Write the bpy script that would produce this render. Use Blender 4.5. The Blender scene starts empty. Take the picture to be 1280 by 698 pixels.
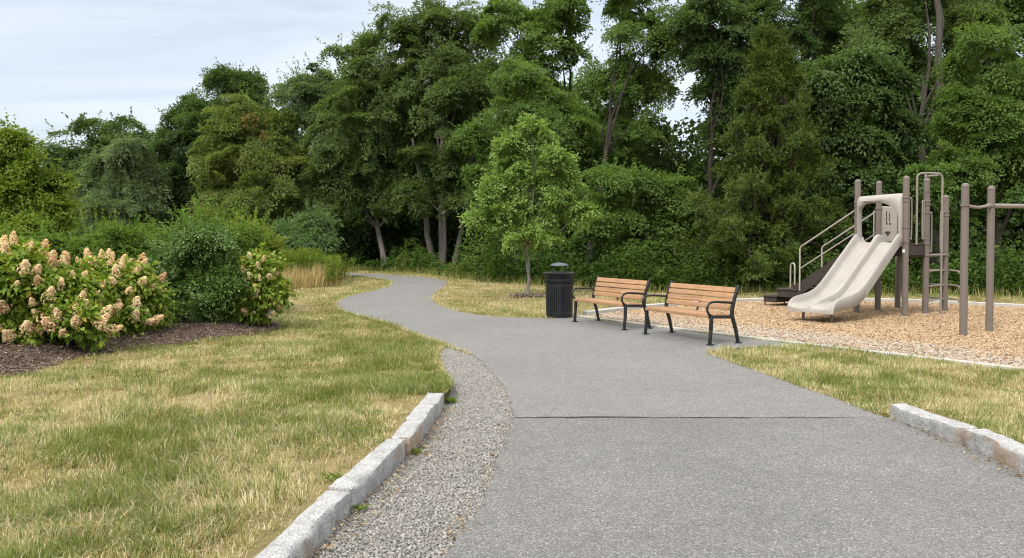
import bpy, math
import numpy as np
from mathutils import Vector, Matrix, noise as mnoise

RNG = np.random.default_rng(11)
PI = math.pi
SC = bpy.context.scene
COL = SC.collection

# ---------------------------------------------------------------- camera numbers
FPX, CAMH, PITCH, SHIFT = 1000.0, 1.6, math.radians(1.4), -24.6


def ray(px, py):
    dx = (px - 640.0) / FPX
    dz = (349.0 - py + SHIFT) / FPX
    c, s = math.cos(PITCH), math.sin(PITCH)
    return dx, c + s * dz, -s + c * dz


def G(px, py, z=0.0):
    dx, dy, dz = ray(px, py)
    t = (z - CAMH) / dz
    return dx * t, dy * t


def at(px, py, Y):
    dx, dy, dz = ray(px, py)
    t = Y / dy
    return np.array([dx * t, Y, CAMH + dz * t])


# ---------------------------------------------------------------- tagging
def tag(o, label=None, cat=None, group=None, kind=None):
    if label: o['label'] = label
    if cat: o['category'] = cat
    if group: o['group'] = group
    if kind: o['kind'] = kind
    return o


def empty(name, loc, rz=0.0):
    o = bpy.data.objects.new(name, None)
    o.location = loc
    o.rotation_euler = (0, 0, rz)
    o.empty_display_size = 0.2
    COL.objects.link(o)
    return o


def copy_tree(o, parent=None):
    c = o.copy()
    COL.objects.link(c)
    if parent is not None:
        c.parent = parent
    for ch in [x for x in o.children]:
        copy_tree(ch, c)
    return c


# ---------------------------------------------------------------- mesh helpers
def link(name, me, m, parent=None, loc=None):
    o = bpy.data.objects.new(name, me)
    if m is not None:
        me.materials.append(m)
    COL.objects.link(o)
    if parent is not None:
        o.parent = parent
    if loc is not None:
        o.location = loc
    return o


def np_mesh(name, co, loops, starts, attrs=None, smooth=False):
    me = bpy.data.meshes.new(name)
    me.vertices.add(len(co))
    me.vertices.foreach_set('co', np.ascontiguousarray(co, dtype=np.float32).ravel())
    me.loops.add(len(loops))
    me.loops.foreach_set('vertex_index', np.ascontiguousarray(loops, dtype=np.int32))
    me.polygons.add(len(starts))
    me.polygons.foreach_set('loop_start', np.ascontiguousarray(starts, dtype=np.int32))
    if smooth:
        me.polygons.foreach_set('use_smooth', np.ones(len(starts), dtype=bool))
    me.update(calc_edges=True)
    for k, v in (attrs or {}).items():
        a = me.attributes.new(k, 'FLOAT', 'POINT')
        a.data.foreach_set('value', np.ascontiguousarray(v, dtype=np.float32))
    return me


class MB:
    def __init__(s):
        s.v, s.f = [], []

    def add(s, vs, fs):
        n = len(s.v)
        s.v += [tuple(map(float, p)) for p in vs]
        s.f += [tuple(i + n for i in f) for f in fs]
        return s

    def box(s, x0, x1, y0, y1, z0, z1):
        return s.add([(x0, y0, z0), (x1, y0, z0), (x1, y1, z0), (x0, y1, z0), (x0, y0, z1), (x1, y0, z1), (x1, y1, z1), (x0, y1, z1)],
                     [(0, 3, 2, 1), (4, 5, 6, 7), (0, 1, 5, 4), (1, 2, 6, 5), (2, 3, 7, 6), (3, 0, 4, 7)])

    def bar(s, a, b, u, w, h):
        """box from a to b, u = side direction, w along u, h across"""
        a, b, u = Vector(a), Vector(b), Vector(u).normalized()
        d = (b - a).normalized()
        u = (u - d * u.dot(d)).normalized()
        n = d.cross(u)
        P = []
        for c in (a, b):
            for q, r in ((-1, -1), (1, -1), (1, 1), (-1, 1)):
                P.append(c + u * (q * w / 2) + n * (r * h / 2))
        return s.add(P, [(0, 3, 2, 1), (4, 5, 6, 7), (0, 1, 5, 4), (1, 2, 6, 5), (2, 3, 7, 6), (3, 0, 4, 7)])

    def tube(s, pts, r, n=8, cap=True):
        pts = [Vector(p) for p in pts]
        m = len(pts)
        rr = r if hasattr(r, '__len__') else [r] * m
        V, F = [], []
        prev = None
        for i, p in enumerate(pts):
            d = (pts[min(i + 1, m - 1)] - pts[max(i - 1, 0)])
            if d.length < 1e-9: d = Vector((0, 0, 1))
            d.normalize()
            if prev is None:
                a = Vector((1, 0, 0)) if abs(d.x) < .8 else Vector((0, 1, 0))
                u = (a - d * a.dot(d)).normalized()
            else:
                u = prev - d * prev.dot(d)
                u = u.normalized() if u.length > 1e-6 else d.orthogonal().normalized()
            prev = u
            w = d.cross(u)
            for k in range(n):
                t = 2 * PI * k / n
                V.append(p + (u * math.cos(t) + w * math.sin(t)) * rr[i])
        for i in range(m - 1):
            for k in range(n):
                F.append((i * n + k, i * n + (k + 1) % n, (i + 1) * n + (k + 1) % n, (i + 1) * n + k))
        if cap:
            F.append(tuple(range(n))[::-1])
            F.append(tuple((m - 1) * n + k for k in range(n)))
        return s.add(V, F)

    def lathe(s, prof, n=24, c=(0, 0, 0)):
        V, F = [], []
        for r, z in prof:
            for k in range(n):
                t = 2 * PI * k / n
                V.append((c[0] + r * math.cos(t), c[1] + r * math.sin(t), c[2] + z))
        m = len(prof)
        for i in range(m - 1):
            for k in range(n):
                F.append((i * n + k, i * n + (k + 1) % n, (i + 1) * n + (k + 1) % n, (i + 1) * n + k))
        F.append(tuple(range(n))[::-1])
        F.append(tuple((m - 1) * n + k for k in range(n)))
        return s.add(V, F)

    def build(s, name, m, parent=None, bevel=0.0, smooth=True, angle=35, seg=2):
        me = bpy.data.meshes.new(name)
        me.from_pydata(s.v, [], s.f)
        me.update()
        if smooth:
            me.polygons.foreach_set('use_smooth', np.ones(len(me.polygons), dtype=bool))
            me.set_sharp_from_angle(angle=math.radians(angle))
        o = link(name, me, m, parent)
        if bevel:
            b = o.modifiers.new('bevel', 'BEVEL')
            b.width = bevel; b.segments = seg; b.limit_method = 'ANGLE'; b.angle_limit = math.radians(40)
        return o


def vnoise(x, y, scale, seed):
    """smooth value noise 0..1 on numpy arrays"""
    r = np.random.default_rng(seed)
    tab = r.random((64, 64))
    u, v = np.asarray(x) / scale + 1000.3, np.asarray(y) / scale + 1000.7
    i, j = np.floor(u).astype(int), np.floor(v).astype(int)
    fu, fv = u - i, v - j
    fu, fv = fu * fu * (3 - 2 * fu), fv * fv * (3 - 2 * fv)
    a, b = tab[i % 64, j % 64], tab[(i + 1) % 64, j % 64]
    c, d = tab[i % 64, (j + 1) % 64], tab[(i + 1) % 64, (j + 1) % 64]
    return (a * (1 - fu) + b * fu) * (1 - fv) + (c * (1 - fu) + d * fu) * fv


def fbm(x, y, scale, seed, octv=3):
    t, a, s = 0, 1.0, 0
    for k in range(octv):
        t = t + a * vnoise(x, y, scale / 2 ** k, seed + k); s += a; a *= .5
    return t / s


def inpoly(x, y, poly):
    x, y = np.asarray(x), np.asarray(y)
    ins = np.zeros(x.shape, dtype=bool)
    n = len(poly)
    for i in range(n):
        x0, y0 = poly[i]; x1, y1 = poly[(i + 1) % n]
        if y0 == y1: continue
        c = ((y0 > y) != (y1 > y)) & (x < (x1 - x0) * (y - y0) / (y1 - y0) + x0)
        ins ^= c
    return ins


def smooth_line(pts, n=6):
    """Catmull-Rom through points"""
    P = [np.array(p, float) for p in pts]
    out = []
    for i in range(len(P) - 1):
        p0, p1, p2, p3 = P[max(i - 1, 0)], P[i], P[i + 1], P[min(i + 2, len(P) - 1)]
        for k in range(n):
            t = k / n
            out.append(.5 * ((2 * p1) + (p2 - p0) * t + (2 * p0 - 5 * p1 + 4 * p2 - p3) * t * t + (3 * p1 - p0 - 3 * p2 + p3) * t ** 3))
    out.append(P[-1])
    return [tuple(o) for o in out]


def wobble(line, amp, seed):
    r = np.random.default_rng(seed)
    return [tuple(np.array(p) + r.normal(0, amp, len(p))) for p in line]


def unit(a):
    return a / np.maximum(np.linalg.norm(a, axis=-1, keepdims=True), 1e-9)


# ---------------------------------------------------------------- materials
class NT:
    def __init__(s, name):
        s.m = bpy.data.materials.new(name)
        s.m.use_nodes = True
        s.t = s.m.node_tree
        s.t.nodes.clear()
        s.out = s.t.nodes.new('ShaderNodeOutputMaterial')

    def n(s, typ, **kw):
        nd = s.t.nodes.new('ShaderNode' + typ)
        for k, v in kw.items():
            if k.startswith('_'):
                setattr(nd, k[1:], v)
        for k, v in kw.items():
            if not k.startswith('_'):
                key = int(k[1:]) if k[0] == 'i' and k[1:].isdigit() else k.replace('__', ' ')
                sock = nd.inputs[key]
                if isinstance(v, bpy.types.NodeSocket):
                    s.t.links.new(v, sock)
                else:
                    sock.default_value = v
        return nd

    def pos(s):
        return s.n('NewGeometry').outputs['Position']

    def obj(s):
        return s.n('TexCoord').outputs['Object']

    def noise(s, vec, scale, detail=3, rough=.6):
        return s.n('TexNoise', Vector=vec, Scale=scale, Detail=detail, Roughness=rough).outputs['Fac']

    def ramp(s, fac, stops, interp='LINEAR'):
        nd = s.n('ValToRGB', Fac=fac)
        cr = nd.color_ramp
        cr.interpolation = interp
        while len(cr.elements) < len(stops): cr.elements.new(.5)
        for e, (p, c) in zip(cr.elements, stops):
            e.position = p
            e.color = (c[0], c[1], c[2], 1) if hasattr(c, '__len__') else (c, c, c, 1)
        return nd.outputs['Color']

    def mix(s, fac, a, b, blend='MIX'):
        nd = s.n('Mix', _data_type='RGBA', _blend_type=blend)
        for sock, v in ((nd.inputs[0], fac), (nd.inputs[6], a), (nd.inputs[7], b)):
            if isinstance(v, bpy.types.NodeSocket): s.t.links.new(v, sock)
            elif hasattr(v, '__len__'): sock.default_value = (v[0], v[1], v[2], 1)
            else: sock.default_value = v
        return nd.outputs[2]

    def math(s, op, a, b=0.0):
        return s.n('Math', _operation=op, i0=a, i1=b).outputs[0]

    def bump(s, h, strength, dist):
        return s.n('Bump', Strength=strength, Distance=dist, Height=h).outputs['Normal']

    def pbr(s, col, rough=.6, spec=.4, metal=0.0, normal=None):
        b = s.n('BsdfPrincipled')
        for key, v in (('Base Color', col), ('Roughness', rough), ('Specular IOR Level', spec), ('Metallic', metal), ('Normal', normal)):
            if v is None: continue
            if isinstance(v, bpy.types.NodeSocket): s.t.links.new(v, b.inputs[key])
            elif hasattr(v, '__len__'): b.inputs[key].default_value = (v[0], v[1], v[2], 1)
            else: b.inputs[key].default_value = v
        return b.outputs[0]

    def done(s, sh):
        s.t.links.new(sh, s.out.inputs['Surface'])
        return s.m


def leaf_mat(name, stops, trans=.42, rough=.55, spec=.22, vary=None):
    t = NT(name)
    a = t.n('Attribute', _attribute_name='tint').outputs['Fac']
    c = t.ramp(a, stops)
    if vary:
        rd = t.n('ObjectInfo').outputs['Random']
        c = t.mix(1.0, c, t.ramp(rd, vary), 'MULTIPLY')
    p = t.pbr(c, rough, spec)
    tc = t.mix(1.0, c, (1.25, 1.3, .7), 'MULTIPLY')
    tr = t.n('BsdfTranslucent', Color=tc).outputs[0]
    return t.done(t.n('MixShader', i0=trans, i1=p, i2=tr).outputs[0])


def bark_mat(name, c0, c1, scale=14):
    t = NT(name)
    v = t.n('Mapping', Vector=t.pos(), Scale=(1, 1, .22)).outputs[0]
    f = t.noise(v, scale, 5, .7)
    c = t.ramp(f, [(.3, c0), (.7, c1)])
    return t.done(t.pbr(c, .9, .2, normal=t.bump(f, .8, .03)))


def paint_mat(name, col, rough=.45, var=.06, spec=.4, bump=.0):
    t = NT(name)
    f = t.noise(t.obj(), 3.0, 5, .65)
    f2 = t.noise(t.obj(), 60.0, 2, .5)
    c = t.ramp(f, [(.3, [x * (1 - var) for x in col]), (.7, [min(1, x * (1 + var)) for x in col])])
    rg = t.ramp(f, [(.3, rough - .06), (.7, rough + .08)])
    return t.done(t.pbr(c, rg, spec, normal=t.bump(f2, .15 + bump, .002)))


M = {}
# asphalt, far and near
def asphalt(name, lo, hi, big):
    t = NT(name)
    p = t.pos()
    vor = t.n('TexVoronoi', Vector=p, Scale=135.0)
    cell = t.n('SeparateColor', Color=vor.outputs['Color']).outputs[0]
    n1 = t.noise(p, 45, 3, .7)
    n2 = t.noise(p, .55, 5, .65)
    n3 = t.noise(p, 6, 4, .65)
    g = t.math('ADD', t.math('MULTIPLY', cell, .55), t.math('MULTIPLY', n1, .45))
    c = t.ramp(g, [(.18, [lo * .72] * 3), (.5, [(lo + hi) / 2, (lo + hi) / 2 * .975, (lo + hi) / 2 * .945]), (.70, [hi, hi * .98, hi * .95]), (.84, [hi * 2.0, hi * 1.95, hi * 1.85])])
    st = t.ramp(n2, [(.3, [1 - big] * 3), (.7, [1 + big * .6] * 3)])
    c = t.mix(1.0, c, st, 'MULTIPLY')
    st3 = t.ramp(n3, [(.3, [.9] * 3), (.7, [1.06] * 3)])
    c = t.mix(1.0, c, st3, 'MULTIPLY')
    h = t.math('SUBTRACT', n1, t.math('MULTIPLY', vor.outputs['Distance'], .9))
    return t.done(t.pbr(c, .88, .25, normal=t.bump(h, .55, .006)))


M['path'] = asphalt('asphalt_path_material', .155, .225, .10)
M['pavement'] = asphalt('asphalt_near_material', .13, .205, .14)

t = NT('joint_material')
f = t.noise(t.pos(), 60, 3)
M['joint'] = t.done(t.pbr(t.ramp(f, [(.3, (.03, .03, .03)), (.7, (.075, .07, .065))]), .95, .1))

t = NT('soil_material')
p = t.pos()
f = t.noise(p, 1.1, 5, .65); g = t.noise(p, 40, 4, .7); k = t.noise(p, 140, 2, .6)
c = t.ramp(f, [(.3, (.20, .19, .075)), (.5, (.33, .27, .14)), (.72, (.44, .35, .21))])
c = t.mix(1.0, c, t.ramp(g, [(.25, (.55, .55, .5)), (.75, (1.25, 1.2, 1.15))]), 'MULTIPLY')
M['lawn'] = t.done(t.pbr(c, .95, .1, normal=t.bump(t.math('ADD', g, k), .9, .02)))

t = NT('forest_floor_material')
f = t.noise(t.pos(), 6, 5, .7)
M['forest_floor'] = t.done(t.pbr(t.ramp(f, [(.3, (.03, .028, .015)), (.7, (.09, .07, .04))]), .95, .1, normal=t.bump(f, .8, .05)))

t = NT('gravel_bed_material')
p = t.pos()
v = t.n('TexVoronoi', Vector=p, Scale=75.0)
g = t.n('SeparateColor', Color=v.outputs['Color']).outputs[0]
M['gravel_bed'] = t.done(t.pbr(t.ramp(g, [(.0, (.15, .142, .132)), (.6, (.25, .24, .222)), (1, (.34, .325, .30))]), .95, .15, normal=t.bump(t.math('SUBTRACT', 1.0, v.outputs['Distance']), .9, .01)))

t = NT('gravel_stone_material')
a = t.n('Attribute', _attribute_name='tint').outputs['Fac']
g = t.noise(t.pos(), 160, 2)
c = t.ramp(a, [(0, (.15, .145, .138)), (.5, (.305, .292, .272)), (.85, (.42, .40, .37)), (1, (.32, .26, .19))])
M['gravel'] = t.done(t.pbr(t.mix(1.0, c, t.ramp(g, [(.3, [.85] * 3), (.7, [1.12] * 3)]), 'MULTIPLY'), .9, .2))

t = NT('chip_bed_material')
p = t.pos()
f = t.noise(p, 35, 4, .7); g = t.noise(p, 1.2, 4, .6)
c = t.ramp(f, [(.25, (.17, .105, .06)), (.55, (.34, .22, .125)), (.8, (.45, .32, .20))])
M['chip_bed'] = t.done(t.pbr(t.mix(1.0, c, t.ramp(g, [(.3, [.85] * 3), (.7, [1.1] * 3)]), 'MULTIPLY'), .95, .1, normal=t.bump(f, .9, .03)))

t = NT('wood_chip_material')
a = t.n('Attribute', _attribute_name='tint').outputs['Fac']
M['chips'] = t.done(t.pbr(t.ramp(a, [(0, (.22, .135, .075)), (.3, (.40, .27, .155)), (.6, (.54, .41, .27)), (.78, (.36, .31, .26)), (1, (.52, .46, .40))]), .9, .15))

t = NT('mulch_bed_material')
f = t.noise(t.pos(), 45, 4, .7)
M['mulch_bed'] = t.done(t.pbr(t.ramp(f, [(.3, (.04, .028, .02)), (.7, (.15, .11, .085))]), .95, .1, normal=t.bump(f, .9, .03)))
t = NT('mulch_chip_material')
a = t.n('Attribute', _attribute_name='tint').outputs['Fac']
M['mulch'] = t.done(t.pbr(t.ramp(a, [(0, (.045, .03, .022)), (.55, (.15, .105, .08)), (.85, (.27, .21, .17)), (1, (.38, .33, .28))]), .9, .15))

t = NT('granite_material')
p = t.pos()
v = t.n('TexVoronoi', Vector=p, Scale=170.0)
sp = t.n('SeparateColor', Color=v.outputs['Color']).outputs[1]
f = t.noise(p, 9, 5, .65); g = t.noise(p, 2.2, 4, .6)
c = t.ramp(sp, [(.05, (.17, .17, .175)), (.2, (.34, .34, .343)), (.75, (.415, .415, .413)), (.95, (.5, .5, .5))])
c = t.mix(1.0, c, t.ramp(f, [(.3, (.72, .71, .70)), (.65, (1.1, 1.1, 1.1))]), 'MULTIPLY')
nz = t.n('SeparateXYZ', Vector=t.n('NewGeometry').outputs['Normal']).outputs[2]
side = t.ramp(nz, [(.15, 1.0), (.6, 0.0)])
rust = t.math('MULTIPLY', t.ramp(g, [(.52, 0.0), (.66, 1.0)]), side)
c = t.mix(t.math('MULTIPLY', rust, .7), c, (.33, .20, .09))
low = t.ramp(t.noise(p, 14, 4, .7), [(.45, 0.0), (.7, .45)])
c = t.mix(t.math('MULTIPLY', low, side), c, (.14, .13, .11))
M['granite'] = t.done(t.pbr(c, .85, .25, normal=t.bump(t.math('ADD', f, t.noise(p, 60, 3, .7)), .55, .012)))

t = NT('concrete_material')
f = t.noise(t.pos(), 5, 6, .7)
M['concrete'] = t.done(t.pbr(t.ramp(f, [(.3, (.36, .35, .325)), (.7, (.52, .505, .47))]), .9, .2, normal=t.bump(f, .4, .01)))

def wood(name):
    t = NT(name)
    v = t.n('Mapping', Vector=t.obj(), Scale=(1.2, 26, 26)).outputs[0]
    f = t.noise(v, 3.0, 5, .6)
    b = t.noise(t.obj(), 5.0, 3, .5)
    c = t.ramp(f, [(.25, (.275, .15, .078)), (.5, (.38, .222, .12)), (.8, (.465, .288, .165))])
    sl_ = t.noise(t.n('Mapping', Vector=t.obj(), Scale=(.25, 10.5, 10.5)).outputs[0], 1.0, 1, .5)
    c = t.mix(1.0, c, t.ramp(sl_, [(.35, (.8, .8, .82)), (.65, (1.14, 1.12, 1.08))]), 'MULTIPLY')
    c = t.mix(1.0, c, t.ramp(b, [(.3, [.88] * 3), (.7, [1.08] * 3)]), 'MULTIPLY')
    return t.done(t.pbr(c, .5, .35, normal=t.bump(f, .25, .004)))
M['bench_wood'] = wood('bench_wood_material')
M['black_iron'] = paint_mat('black_iron_material', (.012, .0125, .014), .42, .3, .45)
M['bin_black'] = paint_mat('bin_black_material', (.010, .012, .016), .4, .2, .5)
M['bin_lid'] = paint_mat('bin_lid_material', (.06, .075, .095), .38, .15, .5)
M['taupe'] = paint_mat('taupe_post_material', (.165, .138, .12), .5, .07, .35)
M['taupe_pipe'] = paint_mat('taupe_pipe_material', (.24, .21, .185), .42, .06, .45)
M['pale_pipe'] = paint_mat('pale_pipe_material', (.36, .33, .295), .4, .05, .45)
t = NT('slide_plastic_material')
o_ = t.obj()
f = t.noise(o_, 3.0, 5, .65)
stk = t.noise(t.n('Mapping', Vector=o_, Scale=(22, 1.2, 1.2)).outputs[0], 1.5, 4, .6)
gr = t.noise(o_, 11, 6, .75)
c = t.ramp(f, [(.3, (.335, .31, .285)), (.7, (.385, .36, .332))])
c = t.mix(1.0, c, t.ramp(stk, [(.3, (.93, .925, .91)), (.65, (1.03, 1.03, 1.03))]), 'MULTIPLY')
c = t.mix(t.math('MULTIPLY', t.ramp(gr, [(.56, 0.0), (.72, 1.0)]), .3), c, (.22, .19, .155))
M['slide'] = t.done(t.pbr(c, t.ramp(stk, [(.3, .36), (.7, .55)]), .4, normal=t.bump(gr, .15, .004)))
M['dark_deck'] = paint_mat('brown_deck_material', (.045, .034, .031), .65, .2, .3)
M['sticker'] = paint_mat('white_sticker_material', (.8, .8, .78), .5, .02, .3)
M['slot'] = paint_mat('panel_slot_material', (.06, .05, .045), .7, .1, .2)
M['panel'] = paint_mat('panel_plastic_material', (.46, .41, .35), .5, .05, .35)

# foliage
L = leaf_mat
M['oak'] = L('oak_leaf_material', [(0, (0.064, 0.104, 0.032)), (.5, (0.114, 0.175, 0.054)), (1, (0.182, 0.258, 0.086))])
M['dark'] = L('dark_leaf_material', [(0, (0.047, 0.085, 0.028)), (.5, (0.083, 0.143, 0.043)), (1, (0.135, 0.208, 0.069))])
M['mid'] = L('mid_leaf_material', [(0, (0.072, 0.133, 0.031)), (.5, (0.128, 0.213, 0.050)), (1, (0.198, 0.299, 0.079))])
M['bright'] = L('bright_leaf_material', [(0, (0.129, 0.225, 0.046)), (.5, (0.219, 0.339, 0.083)), (1, (0.351, 0.473, 0.161))], trans=.35)
M['lime'] = L('yellow_green_leaf_material', [(0, (0.096, 0.158, 0.017)), (.5, (0.164, 0.240, 0.029)), (1, (0.237, 0.310, 0.053))], trans=.35)
M['grey'] = L('grey_green_leaf_material', [(0, (0.080, 0.132, 0.056)), (.5, (0.142, 0.209, 0.094)), (1, (0.217, 0.293, 0.150))])
M['warm'] = L('warm_green_leaf_material', [(0, (0.088, 0.133, 0.030)), (.55, (0.162, 0.216, 0.055)), (.9, (0.243, 0.283, 0.086)), (1, (0.324, 0.150, 0.077))])
M['cedar'] = L('cedar_needle_material', [(0, (0.050, 0.080, 0.014)), (.5, (0.087, 0.131, 0.024)), (1, (0.144, 0.199, 0.044))], trans=.2)
M['holly'] = L('holly_leaf_material', [(0, (0.051, 0.103, 0.019)), (.5, (0.102, 0.187, 0.038)), (1, (0.196, 0.310, 0.080))], trans=.2, rough=.4, spec=.4)
M['privet'] = L('shrub_leaf_material', [(0, (0.067, 0.135, 0.024)), (.5, (0.126, 0.213, 0.037)), (1, (0.208, 0.296, 0.066))])
M['yshrub'] = L('yellowing_leaf_material', [(0, (0.108, 0.175, 0.024)), (.5, (0.184, 0.242, 0.036)), (1, (0.356, 0.350, 0.073))])
M['sumac'] = L('sumac_leaf_material', [(0, (0.060, 0.113, 0.034)), (.5, (0.108, 0.183, 0.067)), (1, (0.171, 0.251, 0.109))])
M['hydrangea'] = L('hydrangea_leaf_material', [(0, (0.094, 0.180, 0.020)), (.5, (0.198, 0.293, 0.038)), (.85, (0.321, 0.360, 0.056)), (1, (0.509, 0.404, 0.088))], trans=.3, rough=.5)
M['flower'] = L('hydrangea_flower_material', [(0, (0.600, 0.389, 0.226)), (.4, (0.792, 0.589, 0.378)), (.8, (0.900, 0.756, 0.531)), (1, (0.858, 0.799, 0.564))], trans=.25, rough=.7, spec=.1, vary=[(0, (.78, .66, .58)), (.1, (.96, .9, .87)), (.5, (1, 1, 1)), (1, (1, 1.03, .93))])
M['flower_pale'] = L('pale_flower_material', [(0, (0.590, 0.473, 0.271)), (.5, (0.760, 0.662, 0.424)), (1, (0.818, 0.757, 0.541))], trans=.25, rough=.7, spec=.1, vary=[(0, (.85, .72, .62)), (.4, (1, 1, 1)), (1, (.98, 1.02, .9))])
M['weed'] = L('undergrowth_leaf_material', [(0, (0.037, 0.081, 0.017)), (.5, (0.077, 0.146, 0.029)), (.9, (0.142, 0.210, 0.048)), (1, (0.247, 0.256, 0.085))])
M['meadow'] = L('meadow_leaf_material', [(0, (0.092, 0.149, 0.022)), (.6, (0.161, 0.230, 0.035)), (1, (0.276, 0.299, 0.066))])
M['grass'] = L('grass_blade_material', [(0, (.085, .145, .022)), (.28, (.165, .21, .042)), (.5, (.29, .28, .09)), (.72, (.48, .405, .225)), (1, (.74, .645, .45))], trans=.25, rough=.6, spec=.25)
M['straw'] = L('straw_material', [(0, (.20, .19, .06)), (.5, (.45, .35, .17)), (1, (.60, .48, .27))], trans=.25)
M['litter'] = L('dry_leaf_material', [(0, (0.128, 0.077, 0.037)), (.5, (0.288, 0.198, 0.105)), (1, (0.480, 0.396, 0.263))], trans=.15)
M['bark_dark'] = bark_mat('dark_bark_material', (.018, .015, .012), (.055, .046, .038))
M['bark_grey'] = bark_mat('grey_bark_material', (.09, .08, .07), (.25, .225, .20))
M['bark_mid'] = bark_mat('weathered_bark_material', (.045, .04, .035), (.12, .105, .092))
M['bark_young'] = bark_mat('young_bark_material', (.15, .13, .11), (.34, .31, .27), 22)
M['stem'] = bark_mat('shrub_stem_material', (.05, .038, .026), (.13, .10, .07), 30)

# ---------------------------------------------------------------- plan of the place
path_left = smooth_line([(-1.2, -4), (-.85, 0), (-.55, 2.6)] + [G(*p) for p in [(559, 695), (575, 663), (599, 635), (622, 579), (635, 545), (640, 520), (637, 500), (630, 483), (616, 467), (598, 448), (570, 436), (527, 420), (477, 402), (437, 391), (421, 383), (425, 376), (442, 369), (477, 361), (490, 355), (484, 350), (460, 347.0), (435, 344.6)]] + [(-12, 36.5), (-22, 37)], 5)
path_right = smooth_line([(-22, 41), (-12, 40.2)] + [G(*p) for p in [(435, 341), (505, 345), (540, 348), (560, 352.6), (553, 361), (540, 371), (550, 382), (583, 391), (623, 396), (683, 398.3), (716, 396.5)]], 5)
bord_near = [G(*p) for p in [(722, 395.5), (815, 407.5), (890, 416.5), (960, 425), (1093, 440.5), (1280, 462)]]
bord_near.append((bord_near[-1][0] + 2.2, bord_near[-1][1] - 2.9))
bord_far = smooth_line([bord_near[0]] + [G(*p) for p in [(775, 389), (825, 384), (880, 380), (930, 377.4), (1000, 376), (1100, 377.2), (1190, 380.5), (1280, 385)]] + [(15.5, 16.0), (16.5, 13)], 4)
wedge_tip, wedge_l = G(1000, 431), G(880, 438.5)
path_r2 = [tuple(np.array(G(*p))) for p in [(716, 397.5), (722, 397), (815, 409), (890, 418.2), (960, 426.5), (1000, 431.5), (950, 433.5), (910, 436), (884, 438.5), (885, 442), (935, 460), (1000, 483), (1051, 500), (1085, 514), (1112, 523)]] + [(3.46, 6.9), (3.5, 5.8), (3.47, 4), (3.4, 1), (3.3, -4)]
PATH = wobble(path_left, .012, 3) + wobble(path_right, .012, 4) + path_r2
PATH = [tuple(p) for p in PATH]
yj = G(860, 523)[1]
KERB_L = [(-1.22, 2.2), G(380, 698), G(408, 675), G(429, 647), G(475, 607), G(507, 575), G(541, 529.6), G(556, 507)]


def kerb_x(y):
    ys = [p[1] for p in KERB_L]; xs = [p[0] for p in KERB_L]
    return np.interp(y, ys, xs)


grav_left = [(kerb_x(2.2) - .03, 2.2), (kerb_x(4) - .03, 4), (kerb_x(6) - .03, 6), (kerb_x(7.6) - .02, 7.6)] + [G(*p) for p in [(563, 489), (560, 475), (552, 457), (545, 441), (556, 433)]]
grav_right = [p for p in path_left if 2.2 < p[1] < G(560, 433)[1]][::-1]
GRAVEL = grav_left + [(p[0] + .05, p[1]) for p in grav_right]
MULCH = smooth_line([(-14, 8.6), (-8.5, 8.3), G(0, 476), G(60, 458), G(140, 441), G(220, 430), G(300, 420), G(338, 413), G(352, 406), G(335, 399)] + [(-6.5, 19.5), (-14, 21)], 4)
FOREST = [(-60, 52), (-26, 47), (-14, 43.5), (-7.5, 41.6), (-4.2, 39.5), (-2.6, 34), (-.9, 30.8), (1.1, 28.8), (4.0, 25.2), (7.3, 24.2), (11, 23.6), (15, 22.6), (22, 20), (40, 12), (120, 12), (120, 160), (-120, 160), (-120, 60)]
CHIPS = bord_near + bord_far[::-1][:-1]


def flat(name, poly, z, m, kind='structure', thick=0.0):
    me = bpy.data.meshes.new(name)
    k = len(poly)
    V = [(p[0], p[1], z) for p in poly]
    F = [tuple(range(k))]
    if thick:
        V += [(p[0], p[1], z - thick) for p in poly]
        F += [(i, i + k, (i + 1) % k + k, (i + 1) % k) for i in range(k)]
    me.from_pydata(V, [], F)
    me.update()
    if me.polygons[0].normal.z < 0:
        me.flip_normals()
    o = link(name, me, m)
    o['kind'] = kind
    return o


def sstep(a, b, x):
    t = np.clip((np.asarray(x, float) - a) / (b - a), 0, 1)
    return t * t * (3 - 2 * t)


def lawn_z(x, y):
    x, y = np.asarray(x, float), np.asarray(y, float)
    zl = .115 * (1 - sstep(7.7, 9.6, y)) * (x < 0)
    zr = .10 * (1 - sstep(7.0, 9.0, y)) * (x > 2.8) * sstep(3.4, 3.9, x + np.maximum(0, 7.2 - y) * 2)
    return zl + zr


def bank(name, ys, x0f, x1f, nx):
    V, F = [], []
    for y in ys:
        a, b = x0f(y), x1f(y)
        for i in range(nx + 1):
            u = (i / nx)
            x = a + (b - a) * u
            V.append((x, y, float(lawn_z(x, y)) - .012 + .02 * (float(fbm(x, y, 1.1, 77)) - .5)))
    ny = len(ys)
    for j in range(ny - 1):
        for i in range(nx):
            F.append((j * (nx + 1) + i, j * (nx + 1) + i + 1, (j + 1) * (nx + 1) + i + 1, (j + 1) * (nx + 1) + i))
    me = bpy.data.meshes.new(name)
    me.from_pydata(V, [], F); me.update()
    o = link(name, me, M['lawn'])
    o['kind'] = 'structure'
    return o


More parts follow.
